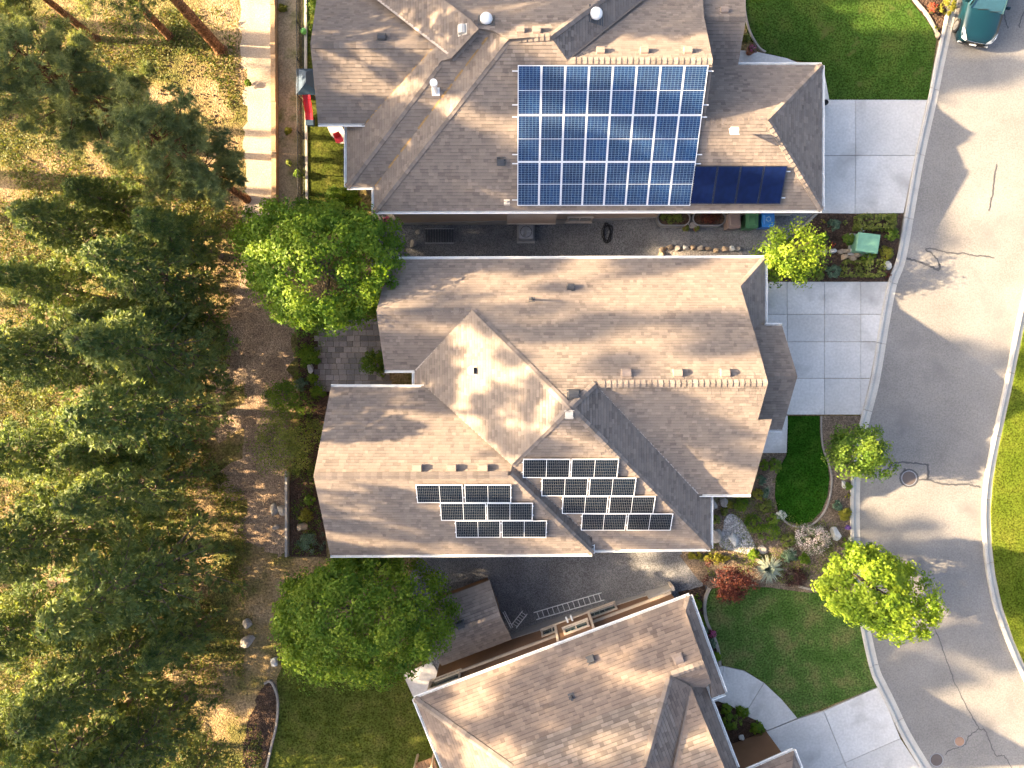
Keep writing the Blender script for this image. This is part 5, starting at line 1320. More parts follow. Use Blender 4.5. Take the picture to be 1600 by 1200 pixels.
for i, a in enumerate((
    # bed between the driveways
    (1366, 348, 32, .75, 'leaf_olive', 'long clipped hedge above the green utility box', dict(name='hedge', cat='hedge', ry=12, box=True, nclump=420, per=30, leaf=.05)),
    (1303, 350, 11, .6, 'leaf_blue', 'blue green shrub in the dark mulch near the blue bin', {}), (1286, 373, 11, .55, 'leaf_mid', 'small round green shrub beside the yellow green tree', {}),
    (1326, 374, 11, .55, 'leaf_mid', 'small round green shrub touching the green utility box', {}), (1393, 367, 12, .6, 'leaf_mid', 'round shrub between the utility box and the kerb', {}),
    (1386, 396, 12, .55, 'leaf_yellow', 'yellow green tufted shrub below the utility box', {}), (1329, 420, 14, .7, 'leaf_olive', 'square clipped shrub beside the tan rocks', dict(box=True, nclump=220, per=26, leaf=.05, ry=13)),
    (1364, 420, 16, .7, 'leaf_olive', 'larger square clipped shrub near the white kerb rock', dict(box=True, nclump=240, per=26, leaf=.05, ry=14)), (1357, 403, 14, .5, 'leaf_mid', 'dark green creeping shrub under the utility box', {}),
    (1302, 424, 13, .5, 'leaf_blue', 'blue green spreading shrub above the scored driveway', {}), (1280, 430, 10, .35, 'leaf_olive', 'low olive shrub at the foot of the yellow green tree', {}),
    (1285, 347, 5, .3, 'leaf_yellow', 'tiny yellowish plant in the mulch', dict(nclump=8, per=20)), (1320, 347, 5, .3, 'leaf_olive', 'tiny olive plant next to the long hedge', dict(nclump=8, per=20)), (1301, 381, 4, .25, 'bloom_red', 'tiny red flowering plant in the dark mulch', dict(nclump=8, per=20)),
    (1387, 430, 6, .25, 'leaf_red', 'small dark red plant at the corner of the scored driveway', dict(nclump=10, per=20)),
    # before the middle house
    (1211, 726, 12, .6, 'leaf_mid', 'green shrub tucked against the kidney shaped lawn', {}), (1193, 727, 10, .5, 'leaf_deep', 'dark shrub under the porch eave', {}), (1189, 750, 9, .4, 'leaf_blue', 'bluish low shrub beneath the rake edge', {}),
    (1183, 772, 10, .4, 'leaf_yellow', 'yellowish low shrub by the white gutter end', {}), (1195, 772, 7, .4, 'leaf_blue', 'small blue green tuft between gutter end and lawn', {}), (1196, 791, 13, .3, 'leaf_olive', 'flat olive ground shrub below the lawn edge', {}),
    (1159, 786, 14, .35, 'leaf_deep', 'dark spreading shrub above the pebble bed', {}), (1140, 788, 8, .3, 'leaf_yellow', 'small yellow green shrub beside the upper boulder', {}), (1132, 800, 7, .3, 'leaf_olive', 'small olive shrub at the tip of the pebble bed', {}), (1119, 812, 9, .35, 'leaf_olive', 'olive shrub against the white corner gutter', {}),
    (1177, 818, 15, .6, 'leaf_deep', 'bright green juniper on the upper rim of the pebble bed', dict(ry=22, rz=.5)), (1204, 830, 20, .7, 'leaf_deep', 'largest bright green juniper beside the pebbles', dict(nclump=40)), (1208, 812, 11, .5, 'leaf_mid', 'green shrub beneath the white blossoms', {}), (1219, 806, 9, .55, 'bloom_white', 'white flowering shrub at the foot of the kidney shaped lawn', dict(name='flowering_shrub')),
    (1232, 843, 14, .45, 'leaf_olive', 'olive shrub between the junipers and the pink blossoms', {}), (1270, 842, 36, .9, 'bloom_pink', 'large pink and white flowering shrub near the pale boulder', dict(name='flowering_shrub', ry=28, nclump=80, per=40)),
    (1233, 868, 13, .35, 'leaf_blue', 'blue green spiky shrub beneath the pink blossoms', {}), (1256, 874, 11, .3, 'leaf_deep', 'low dark green shrub under the pink blossoms', {}), (1178, 868, 11, .4, 'leaf_deep', 'dark green fern like shrub below the pebbles', {}),
    (1247, 903, 20, .5, 'leaf_dim', 'low dark maroon shrub beside the silver spiky plant', {}), (1118, 872, 22, .35, 'leaf_yellow', 'yellow green ground shrub below the corner gutter', dict(ry=9)), (1085, 868, 14, .3, 'leaf_yellow', 'yellowish weeds at the gravel edge', dict(ry=7)),
    (1308, 790, 9, .4, 'leaf_blue', 'small pale shrub beside the kerb below the lawn', {}), (1320, 803, 13, .4, 'leaf_yellow', 'yellow flowering mound against the kerb', {}), (1325, 824, 4, .35, 'bloom_purple', 'purple flowers next to the kerb', dict(name='flowering_plant', cat='flowers')), (1325, 760, 7, .35, 'leaf_mid', 'small round plant near the kerb under the street tree', {}), (1325, 775, 5, .25, 'leaf_yellow', 'tiny yellow green plant near the kerb', dict(nclump=9, per=20)),
    (1318, 690, 8, .4, 'leaf_olive', 'shaded shrub under the street tree', {}), (1324, 850, 9, .5, 'leaf_mid', 'shrub between the kerb and the lime maple', {}),
    # top corner and top house
    (1458, 12, 9, .4, 'bloom_red', 'red flowering plant in the mulch corner by the car', dict(name='flowering_plant', cat='flowers')), (1481, 10, 15, .6, 'leaf_yellow', 'yellow green shrub next to the parked car', {}), (1464, 44, 4, .25, 'leaf_yellow', 'tiny plant by the corner boulder', dict(nclump=8, per=20)), (1166, 60, 7, .45, 'leaf_olive', 'shrub against the porch of the top house', {}),
    (535, 308, 33, 1.6, 'leaf_deep', 'dark green bush at the corner of the top house', dict(name='bush', ry=20, nclump=60, per=40, leaf=.1)), (606, 345, 8, .8, 'bloom_magenta', 'magenta flowering bush beside the large round tree', dict(name='flowering_shrub')),
    (466, 272, 8, .5, 'leaf_mid', 'small green shrub inside the timber edge', {}), (452, 255, 6, .4, 'leaf_olive', 'thin weedy shrub on the terraced strip', {}), (450, 205, 7, .3, 'leaf_yellow', 'yellow weeds on the terraced strip', {}), (441, 12, 8, .3, 'leaf_yellow', 'yellow grass tuft at the top of the terraced strip', {}), (388, 130, 6, .3, 'leaf_deep', 'green tuft on the edge of the pale trail', {}),
    # behind the middle house
    (587, 566, 28, 1.4, 'leaf_mid', 'bushy green shrub in the notch of the middle house', dict(ry=26, nclump=60, per=40, leaf=.1)), (484, 556, 25, 1.0, 'leaf_green', 'rounded green shrub below the large round tree', dict(ry=18, nclump=46, per=40, leaf=.09)), (489, 592, 9, .5, 'leaf_deep', 'dark small shrub beside the paver patio', {}), (496, 612, 13, .6, 'leaf_deep', 'round dark shrub at the foot of the paver patio', {}),
    (470, 600, 12, .4, 'leaf_blue', 'dim blue green shrub in the shaded bed', {}), (484, 780, 10, .5, 'leaf_mid', 'small shrub in the dark bed near the low concrete wall', {}), (476, 805, 13, .4, 'leaf_yellow', 'yellow green shrub above the garden boulder', {}), (484, 846, 27, .7, 'leaf_blue', 'grey blue juniper beside the low concrete wall', dict(ry=20, nclump=50, per=40)),
    # by the lower house
    (1088, 944, 10, .5, 'leaf_deep', 'green shrub at the front corner of the lower house', {}), (1100, 985, 7, .4, 'leaf_blue', 'blue green plant in the narrow front bed', {}), (1113, 990, 8, .4, 'bloom_magenta', 'pink flowers in the narrow front bed', dict(name='flowering_plant', cat='flowers')), (1113, 1005, 8, .35, 'leaf_blue', 'silvery plant below the pink flowers', {}), (1117, 1025, 9, .45, 'leaf_deep', 'green shrub at the end of the narrow front bed', {}),
    (1142, 1128, 16, .6, 'leaf_mid', 'round green shrub in the wedge shaped bed', {}), (1160, 1112, 14, .4, 'leaf_deep', 'dark green border shrub along the curved walk', dict(ry=9, rz=-.5)), (1182, 1137, 13, .45, 'leaf_deep', 'dark green shrub at the tip of the wedge shaped bed', {}), (1135, 1108, 10, .4, 'leaf_deep', 'dark shrub where the wedge bed meets the house', {}))):
    px, py, r, h, mat, lab, kw = a
    shrub(px, py, r, h, mat, lab, 300 + i, **kw)
clump(1197, 886, 25, .75, 'leaf_silver', 'silver blue spiky plant at the edge of the patchy lawn', 501, 'spiky_plant', 'plant', 170, .05)
clump(1232, 862, 12, .4, 'leaf_silver', 'small silver spiky plant below the olive shrub', 502, 'spiky_plant', 'plant', 70, .03)
clump(1325, 842, 8, .5, 'leaf_silver', 'dry silvery tuft beside the kerb', 503, 'spiky_plant', 'plant', 50, .03)
clump(1195, 765, 8, .35, 'leaf_blue', 'blue fescue tuft by the lawn', 504, 'ornamental_grass', 'grass', 60, .02)

# low ground cover in the planted beds
def cover(name, label, px, n, mat, seed, size=(.04, .09)):
    rng = np.random.default_rng(seed); P = [gp(x, y) for x, y in px]; poly = [(p.x, p.y) for p in P]
    x0, x1 = min(p[0] for p in poly), max(p[0] for p in poly); y0, y1 = min(p[1] for p in poly), max(p[1] for p in poly)
    pts = []
    while len(pts) < n:
        q = (rng.uniform(x0, x1), rng.uniform(y0, y1))
        if math.sin(q[0] * 3.1 + seed) + math.sin(q[1] * 2.7 + q[0]) > -.2 and inside(q, poly): pts.append(q)
    P = np.array([(a, b, T(a) + .10) for a, b in pts]); ci = np.repeat(np.arange(n), 5); N = len(ci)
    c = P[ci] + rng.normal(size=(N, 3)) * np.array([.06, .06, .03]); nr = unit(np.array([0, 0, 1.]) + rng.normal(size=(N, 3)) * .5); ln = rng.uniform(*size, N)
    link(name, np_mesh(name, leaf_quads(c, nr, ln, ln * .6, rng), 4, M[mat], np.clip(rng.normal(.4, .2, n)[ci] + rng.normal(0, .1, N), 0, 1)), kind='stuff', label=label)
cover('ground_cover', 'low green ground cover in the bed before the middle house', [(1112, 775), (1175, 775), (1215, 745), (1212, 800), (1300, 815), (1325, 790), (1332, 870), (1335, 920), (1240, 912), (1110, 900), (1090, 870), (1112, 860)], 1500, 'leaf_olive', 91)
cover('ground_cover', 'low dark ground cover in the bed behind the middle house', [(465, 520), (512, 520), (510, 660), (498, 740), (505, 865), (456, 865), (456, 740)], 700, 'leaf_deep', 92)
cover('ground_cover', 'low ground cover along the front of the lower house', [(1085, 930), (1100, 925), (1100, 960), (1112, 1000), (1122, 1038), (1112, 1040)], 250, 'leaf_deep', 93)
# ------------------------------------------------------------------ rocks
def rock_mesh(seed, mat):
    bm = bmesh.new(); bmesh.ops.create_icosphere(bm, subdivisions=2, radius=1.0)
    rr = random.Random(seed); pl_ = [(Vector((rr.gauss(0, 1), rr.gauss(0, 1), rr.gauss(0, 1))).normalized(), rr.uniform(.5, .86)) for _ in range(18)]
    for v in bm.verts:
        for n, d in pl_:
            k = v.co.dot(n)
            if k > d: v.co -= n * (k - d)
        v.co *= 1 + rr.uniform(-.05, .05)
    me = bpy.data.meshes.new('boulder'); bm.to_mesh(me); bm.free(); me.materials.append(M[mat]); return me
RK = {m: [rock_mesh(60 + i + 10 * j, m) for i in range(4)] for j, m in enumerate(('rock', 'rock_tan', 'rock_pale'))}
def boulder(px, py, rx, ry, h, mat, label, rz=0.0, i=[0], parent=None, name='boulder'):
    i[0] += 1; c = gp(px, py); k = (CAM_H - c.z) / FOC
    o = link(name, RK[mat][i[0] % 4], parent, label, 'boulder' if parent is None else None, world=False)
    o.location = Vector((c.x, c.y, T(c.x) + h * .32)) - (wt(parent) if parent else Vector()); o.scale = (rx * k * 1.15, ry * k * 1.15, h * .75); o.rotation_euler = (RNG.uniform(-.15, .15), RNG.uniform(-.15, .15), rz)
    return o
for a in ((1129, 783, 8, 9, .4, 'rock', 'upright grey boulder above the pebble bed', .3), (1111, 787, 10, 11, .35, 'rock', 'flat tan boulder tucked against the corner gutter', .7), (1118, 835, 11, 12, .5, 'rock', 'large grey boulder on the upper side of the pebble bed', .2), (1145, 843, 7, 15, .45, 'rock_pale', 'long pale boulder lying in the pebbles', .5),
          (1191, 857, 10, 7, .2, 'rock', 'flat stepping stone below the junipers', -.6), (1302, 830, 9, 12, .5, 'rock_pale', 'pale boulder between pink blossoms and kerb', .2), (1317, 757, 4, 7, .3, 'rock_pale', 'small white stone near the kerb', 0.), (1463, 57, 5, 6, .35, 'rock_tan', 'small tan boulder at the end of the top lawn edging', 0.), (1384, 415, 6, 9, .4, 'rock_pale', 'white rock beside the kerb and square shrub', .3),
          (1345, 360, 5, 3, .2, 'rock_pale', 'small white stone under the long hedge', 0.), (1268, 665, 0, 0, 0, 'rock', '', 0.),
          (475, 822, 9, 8, .5, 'rock_tan', 'tan boulder in the shaded bed by the concrete wall', .4), (430, 794, 6, 12, .4, 'rock', 'upright grey stone beside the litter path', 0.), (441, 795, 8, 10, .45, 'rock', 'grey stone next to the concrete wall', .4), (433, 822, 7, 5, .3, 'rock', 'small grey stone low on the litter path', .2),
          (387, 1000, 12, 9, .5, 'rock', 'large grey boulder among the firs near the back lawn', .2), (388, 972, 7, 9, .4, 'rock', 'grey boulder above the largest wood boulder', .2), (430, 1032, 8, 9, .45, 'rock_pale', 'pale boulder at the head of the bark bed edging', .4), (655, 362, 6, 5, .35, 'rock', 'dim stone in the dark corner of the gravel yard', 0.), (646, 380, 6, 7, .3, 'rock', 'round stone beside the large round tree', 0.),
          (1095, 975, 4, 6, .25, 'rock', 'small stone in the narrow front bed', .2), (1157, 1150, 6, 5, .3, 'rock_pale', 'pale stone in the wedge shaped bed', .2), (486, 575, 6, 8, .4, 'rock_pale', 'pale stone below the rounded green shrub', .1)):
    if a[2]: boulder(*a)
def stone_wall(name, label, pts, mat='rock', r=(6, 8), h=.4):
    c = gp(*pts[0][:2]); root = empty(name, c, label, 'stone wall')
    for x, y, m in pts: boulder(x, y, RNG.uniform(*r), RNG.uniform(*r) * .75, h * RNG.uniform(.8, 1.2), m, None, RNG.uniform(-.4, .4), parent=root, name='stone')
stone_wall('stone_wall', 'row of grey and tan stones across the dark mulch bed', [(1274, 395, 'rock'), (1286, 394, 'rock'), (1299, 393, 'rock_pale'), (1312, 394, 'rock_tan'), (1322, 393, 'rock_tan'), (1330, 392, 'rock_pale'), (1318, 402, 'rock_tan'), (1330, 404, 'rock_tan'), (1338, 399, 'rock_tan')])
stone_wall('stone_wall', 'low tan stone ledge along the gravel yard', [(1034, 390, 'rock_tan'), (1033, 398, 'rock_tan'), (1046, 387, 'rock_tan'), (1058, 388, 'rock'), (1070, 388, 'rock_pale'), (1082, 387, 'rock_tan'), (1093, 388, 'rock'), (1106, 389, 'rock_tan'), (1118, 392, 'rock_tan'), (1132, 390, 'rock_tan'), (1142, 389, 'rock_pale'), (1152, 389, 'rock')], r=(5, 7))

# ------------------------------------------------------------------ yard objects
M['plastic_blue'] = plain('blue_plastic', (0.015, 0.13, 0.42), .45); M['plastic_green'] = plain('green_plastic', (0.04, 0.13, 0.06), .5); M['plastic_brown'] = plain('brown_plastic', (0.15, 0.11, 0.10), .5)
M['black'] = plain('black_rubber', (0.015, 0.015, 0.016), .6); M['red'] = plain('red_plastic', (0.55, 0.03, 0.05), .4); M['util_green'] = plain('utility_green', (0.14, 0.30, 0.20), .55)
M['roof_blue'] = plain('blue_shingle', (0.012, 0.04, 0.085), .7); M['zinc'] = plain('galvanised_steel', (0.36, 0.36, 0.36), .4, .7); M['teal'] = plain('teal_car_paint', (0.003, 0.024, 0.036), .28, .1, var=.05, bump=0)
M['car_glass'] = plain('car_glass', (0.02, 0.06, 0.085), .05, 0, spec=.9, bump=0); M['chrome'] = plain('chrome', (0.6, 0.6, 0.6), .15, 1.0, bump=0); M['rim'] = plain('wheel_rim', (0.45, 0.44, 0.42), .3, .8); M['lamp'] = plain('headlamp', (0.6, 0.62, 0.62), .1, .2, bump=0)
M['tan_plastic'] = plain('tan_plastic', (0.42, 0.30, 0.19), .6); M['clay'] = plain('clay_pot', (0.30, 0.12, 0.06), .8)

def bin_(px, py, mat, label, rz=0.0, mark=False):
    zt = 1.02; c = pt(px, py, T(gp(px, py).x) + zt); zb = T(c.x) + .03
    root = empty('wheelie_bin', (c.x, c.y, zb), label, 'bin', 'bins by the wall', rz)
    mb = MB(); mb.box((0, 0, .52), (.50, .58, .92), None, taper=1.16); o = mb.build('body', M[mat], root, world=False)
    mb = MB(); mb.box((0, .0, 1.01), (.62, .70, .06), None, taper=.96); mb.box((0, -.02, 1.055), (.46, .48, .03), None, taper=.85); mb.box((0, -.36, .99), (.5, .05, .05)); mb.build('lid', M[mat], root, world=False)
    mb = MB(); mb.tube([(-.24, .40, .93), (.24, .40, .93)], .022, 8); mb.box((-.24, .35, .93), (.04, .12, .05)); mb.box((.24, .35, .93), (.04, .12, .05)); mb.build('handle', M['black'], root, world=False)
    for sx in (-1, 1):
        mb = MB(); mb.tube([(sx * .24, .27, .10), (sx * .30, .27, .10)], .10, 12); mb.build('wheel', M['black'], root, world=False)
    if mark:
        mb = MB()
        for k in range(3):
            a = 2.1 * k + .5; R = Matrix.Rotation(a, 3, 'Z'); mb.box(R @ Vector((0, .10, 1.073)), (.16, .035, .004), R); mb.box(R @ Vector((.08, .08, 1.073)), (.05, .07, .004), R)
        mb.build('recycling_mark', M['backsheet'], root, world=False)
bin_(1147, 345, 'plastic_brown', 'brown wheeled bin, the one next to the oval planters', .05); bin_(1175, 344.5, 'plastic_green', 'green wheeled bin between the brown and blue bins', -.03); bin_(1200, 343, 'plastic_blue', 'blue recycling bin at the end of the row', 0.0, True)

def tank(px, py, mat, label, seed):
    c = gp(px, py); zb = T(c.x) + .03; c = pt(px, py, zb + .55)
    root = empty('oval_planter', (c.x, c.y, zb), label, 'planter')
    L_, R_ = .45, .36
    def oval(r, z, n=10):
        P = []
        for k in range(n + 1): a = -math.pi / 2 + math.pi * k / n; P.append((L_ + r * math.cos(a), r * math.sin(a), z))
        for k in range(n + 1): a = math.pi / 2 + math.pi * k / n; P.append((-L_ + r * math.cos(a), r * math.sin(a), z))
        return P
    mb = MB(); rings = [oval(R_, 0), oval(R_, .2), oval(R_ - .015, .22), oval(R_, .24), oval(R_, .54), oval(R_ + .025, .55), oval(R_ + .025, .58), oval(R_ - .03, .58), oval(R_ - .03, .48)]
    for a, b in zip(rings[:-1], rings[1:]):
        n = len(a)
        for k in range(n): mb.face([a[k], a[(k + 1) % n], b[(k + 1) % n], b[k]])
    mb.build('tank', M['zinc'], root, world=False)
    mb = MB(); mb.face(oval(R_ - .025, .50)); mb.build('soil', M['mulch'], root, world=False)
    me, cl = crown_mesh('plants', M[mat], .74, .30, .16, 40, 26, .06, seed, hollow=.1, clump=.26); o = link('plants', me, root, world=False); o.location = (0, 0, .55)
tank(1053, 341, 'leaf_olive', 'oval steel planter filled with green plants', 701); tank(1108, 341, 'leaf_red', 'oval steel planter with reddish plants', 702)

def pot(px, py, r, h, label, mat, leafmat, seed):
    c = gp(px, py); zb = T(c.x) + .1; c = pt(px, py, zb + h); root = empty('plant_pot', (c.x, c.y, zb), label, 'plant pot')
    mb = MB(); mb.lathe((0, 0, 0), [(r * .7, 0), (r, h), (r * 1.08, h), (r * 1.08, h + .03), (r * .9, h + .03), (r * .9, h - .04)], 16); mb.build('pot', M[mat], root, world=False)
    if leafmat:
        me, cl = crown_mesh('plants', M[leafmat], r * 1.25, r * 1.25, r * .8, 20, 24, .06, seed); o = link('plants', me, root, world=False); o.location = (0, 0, h + r * .4)
pot(1174, 77, .22, .35, 'pot of magenta flowers on the porch walk', 'clay', 'bloom_magenta', 711); pot(1290, 160, .13, .4, 'black pot at the garage corner of the top house', 'black', None, 712)
pot(1072, 357, .13, .25, 'left small pot plant below the oval planters', 'clay', 'leaf_olive', 713); pot(1088, 357, .13, .25, 'right small pot plant below the oval planters', 'clay', 'leaf_olive', 714)
# folding stool between the two pots
c = gp(1080, 355); st = empty('folding_stool', (c.x, c.y, T(c.x) + .03), 'small pale folding stool between two pots', 'stool')
mb = MB(); mb.box((0, 0, .42), (.32, .30, .025)); mb.build('seat', M['backsheet_grey'], st, world=False)
for sx in (-1, 1):
    for a in (-1, 1): mb = MB(); mb.tube([(sx * .15, -a * .16, 0), (sx * .15, a * .14, .41)], .012, 6); mb.build('leg', M['alu'], st, world=False)

# air conditioner
c = gp(822, 362); zb = T(c.x) + .03; c = pt(822, 362, zb + .7)
ac = empty('air_conditioner', (c.x, c.y, zb), 'grey air conditioner with round fan grille beside the wall', 'air conditioner')
mb = MB(); mb.box((0, 0, .03), (.95, .95, .06)); mb.build('pad', M['found'], ac, world=False)
mb = MB(); mb.box((0, 0, .38), (.72, .72, .64)); 
for z in range(10): mb.box((0, 0, .12 + z * .055), (.735, .735, .012))
mb.build('casing', M['grey_metal'], ac, world=False)
mb = MB(); mb.lathe((0, 0, .70), [(.31, 0), (.31, .012), (.28, .013), (.28, -.02), (.02, -.02)], 24); mb.build('fan_well', M['vent_dark'], ac, world=False)
for k in range(3):
    a = k * 2.094; R = Matrix.Rotation(a, 3, 'Z') @ Matrix.Rotation(.35, 3, 'X'); mb = MB(); mb.box(Matrix.Rotation(a, 3, 'Z') @ Vector((.15, 0, .70)), (.22, .12, .008), R); mb.build('fan_blade', M['zinc'], ac, world=False)
mb = MB()
for k in range(3): mb.lathe((0, 0, .722), [(.09 + .09 * k, 0), (.10 + .09 * k, .004)][:1] + [(.10 + .09 * k, .004)], 24)
mb2 = MB()
for k in range(8):
    a = k * math.pi / 4; mb2.tube([(0.03 * math.cos(a), 0.03 * math.sin(a), .735), (.30 * math.cos(a), .30 * math.sin(a), .725)], .006, 5)
mb2.build('grille', M['zinc'], ac, world=False)

# floor grate over the window well
c = gp(687, 369); gt = empty('floor_grate', (c.x, c.y, T(c.x) + .03), 'dark slatted grate lying on the gravel by the top house', 'grate')
for k in range(11): mb = MB(); mb.box((-.7 + k * .14, 0, .05), (.09, .72, .03)); mb.build('slat', M['vent_dark'], gt, world=False)
for sy in (-1, 1): mb = MB(); mb.box((0, sy * .38, .045), (1.55, .05, .05)); mb.build('frame_bar', M['grey_metal'], gt, world=False)

# coiled hose
c = gp(948, 365); hs = []
for k in range(110):
    a = k * .36; r = 1 + .18 * math.sin(k * .9) ; hs.append((c.x + .20 * r * math.cos(a) + .06 * math.sin(k * .11), c.y + .46 * r * math.sin(a), T(c.x) + .06 + .0012 * k))
hs += [(c.x + .45, c.y + .25, T(c.x) + .06), (c.x + .75, c.y + .1, T(c.x + .75) + .06)]
mb = MB(); mb.tube(hs, .017, 6); mb.build('garden_hose', M['black'], None, 'black garden hose coiled on the gravel below the window', 'hose')

# ladders lying on the gravel
def ladder(p, q, wd, nr_, label, name='ladder', lift=.06):
    d = q - p; L_ = d.length; root = empty(name, p, label, 'ladder'); d.normalize(); s = Vector((-d.y, d.x, 0)).normalized()
    n = d.cross(s)
    R = Matrix(((d.x, s.x, n.x), (d.y, s.y, n.y), (d.z, s.z, n.z)))
    for sg in (-1, 1): mb = MB(); mb.box(p + d * L_ / 2 + s * sg * wd / 2 + Vector((0, 0, lift)), (L_, .035, .07), R); mb.build('rail', M['alu'], root)
    for k in range(nr_): mb = MB(); c = p + d * L_ * (k + .6) / (nr_ + .2) + Vector((0, 0, lift)); mb.tube([c - s * wd / 2, c + s * wd / 2], .018, 6); mb.build('rung', M['alu'], root)
    return root
ladder(gp(836, 962), gp(942, 931), .40, 13, 'long aluminium ladder lying on the gravel beside the brown wall')
ladder(gp(803, 978), gp(820, 954) + Vector((0, 0, .25)), .30, 6, 'short aluminium stepladder next to the shed', 'stepladder')
ladder(gp(787, 955), gp(800, 979) + Vector((0, 0, .15)), .10, 2, 'narrow aluminium ladder prop by the shed corner', 'ladder_prop')

# green utility box
c = pt(1355, 380, .75); ub = empty('utility_box', (c.x, c.y, .08), 'pale green utility cabinet in the bed between the driveways', 'utility box', rz=-.12)
mb = MB(); mb.box((0, 0, .05), (1.25, 1.1, .1)); mb.build('pad', M['found'], ub, world=False)
mb = MB(); mb.box((0, 0, .40), (1.05, .86, .62)); mb.build('cabinet', M['util_green'], ub, world=False)
mb = MB(); w0, d0 = .56, .47
mb.face([(-w0, -d0, .71), (w0, -d0, .71), (w0 - .04, -d0 + .04, .76), (-w0 + .04, -d0 + .04, .76)]); mb.face([(-w0 + .04, -d0 + .04, .76), (w0 - .04, -d0 + .04, .76), (w0 - .04, d0 - .04, .82), (-w0 + .04, d0 - .04, .82)])
mb.face([(-w0, d0, .77), (-w0 + .04, d0 - .04, .82), (w0 - .04, d0 - .04, .82), (w0, d0, .77)]); mb.face([(-w0, -d0, .71), (-w0 + .04, -d0 + .04, .76), (-w0 + .04, d0 - .04, .82), (-w0, d0, .77)]); mb.face([(w0, -d0, .71), (w0, d0, .77), (w0 - .04, d0 - .04, .82), (w0 - .04, -d0 + .04, .76)])
mb.build('lid', M['util_green'], ub, world=False)
mb = MB(); mb.box((0, -.44, .5), (.10, .03, .12)); mb.build('latch', M['grey_metal'], ub, world=False)

# chain link fence on its low kerb
p0, p1 = gp(473, -60), gp(476, 328)
fe = empty('chain_link_fence', p0, 'black chain link fence between terraced strip and narrow back lawn', 'fence')
FH = 1.2; d = p1 - p0; L_ = d.length; d.normalize(); up = Vector((0, 0, 1))
n = 7
for k in range(n + 1): mb = MB(); c = p0 + d * L_ * k / n; mb.tube([c, c + up * (FH + .05)], .03, 8); mb.build('post', M['black'], fe)
for z, m in ((FH, 'black'), (.12, 'black')): mb = MB(); mb.tube([p0 + up * z, p1 + up * z], .022, 8); mb.build('rail', M[m], fe)
mb = MB(); sp = .16; k = -FH
while k < L_:
    for sg in (1, -1):
        a0, a1 = (k, k + FH) if sg > 0 else (k + FH, k)
        t0 = max(0, min(L_, a0)); t1 = max(0, min(L_, a1))
        if abs(t1 - t0) < .02: continue
        z0 = FH * (t0 - a0) / (a1 - a0); z1 = FH * (t1 - a0) / (a1 - a0)
        a = p0 + d * t0 + up * z0; b = p0 + d * t1 + up * z1; w_ = Vector((.006, 0, 0)); h_ = Vector((0, 0, .007))
        mb.face([a - w_, b - w_, b + w_, a + w_]); mb.face([a - h_, b - h_, b + h_, a + h_])
    k += sp
mb.build('wire_mesh', M['black'], fe, kind='stuff')
edging('garden_edging', [(478, -60), (478, 100), (480, 328)], 'white concrete kerb under the chain link fence', 'edging', .16, .12, 'kerb', 0)

# play house and slide on the back lawn
c = pt(479, 122, -.55); ph = empty('playhouse', (c.x, c.y, -1.95), 'small playhouse with blue roof half hidden by the eave', 'playhouse')
mb = MB(); mb.box((0, 0, .52), (1.0, 1.05, 1.0)); mb.build('wall', M['tan_plastic'], ph, world=False)
mb = MB(); a = [(-.68, -.68, .95), (.68, -.68, .95), (.68, .68, .95), (-.68, .68, .95)]; r0_, r1_ = (0, -.30, 1.55), (0, .30, 1.55)
mb.face([a[0], a[1], r0_]); mb.face([a[1], a[2], r1_, r0_]); mb.face([a[2], a[3], r1_]); mb.face([a[3], a[0], r0_, r1_]); mb.face(a[::-1]); mb.build('roof', M['roof_blue'], ph, world=False)
mb = MB(); mb.box((-.05, -.53, .35), (.4, .03, .7)); mb.build('door', M['vent_dark'], ph, world=False); mb = MB(); mb.box((.33, -.53, .65), (.22, .03, .25)); mb.build('window', M['white'], ph, world=False)
c = gp(485, 172); sdl = empty('toy_slide', (c.x, c.y, -1.95), 'red and white toy slide below the playhouse', 'slide')
mb = MB(); P = [(0, .75, .75), (0, .35, .55), (0, -.25, .18), (0, -.6, .10)]
for a, b in zip(P[:-1], P[1:]):
    A, B = Vector(a), Vector(b); x = Vector((.2, 0, 0)); z = Vector((0, 0, .1)); mb.face([A - x, A + x, B + x, B - x]); mb.face([A - x, B - x, B - x + z, A - x + z]); mb.face([A + x, A + x + z, B + x + z, B + x])
mb.build('chute', M['red'], sdl, world=False)
for sx in (-1, 1): mb = MB(); mb.tube([(sx * .24, .95, 0), (sx * .22, .75, .95)], .04, 8); mb.build('side_post', M['white'], sdl, world=False)
for k in range(3): mb = MB(); mb.box((0, .88 - .04 * k, .2 + .22 * k), (.42, .1, .05)); mb.build('step', M['white'], sdl, world=False)
mb = MB(); mb.box((0, -.72, .06), (.5, .35, .12), None, taper=.8); mb.build('foot', M['roof_blue'], sdl, world=False)
# ball
c = gp(476, 52); mb = MB(); mb.lathe((c.x, c.y, -1.95), [(.17 * math.sin(math.pi * k / 8), .17 - .17 * math.cos(math.pi * k / 8)) for k in range(9)], 14); M['ball'] = plain('lime_ball', (.2, .55, .12), .5); mb.build('ball', M['ball'], None, 'lime green ball on the narrow back lawn', 'ball', smooth=True)
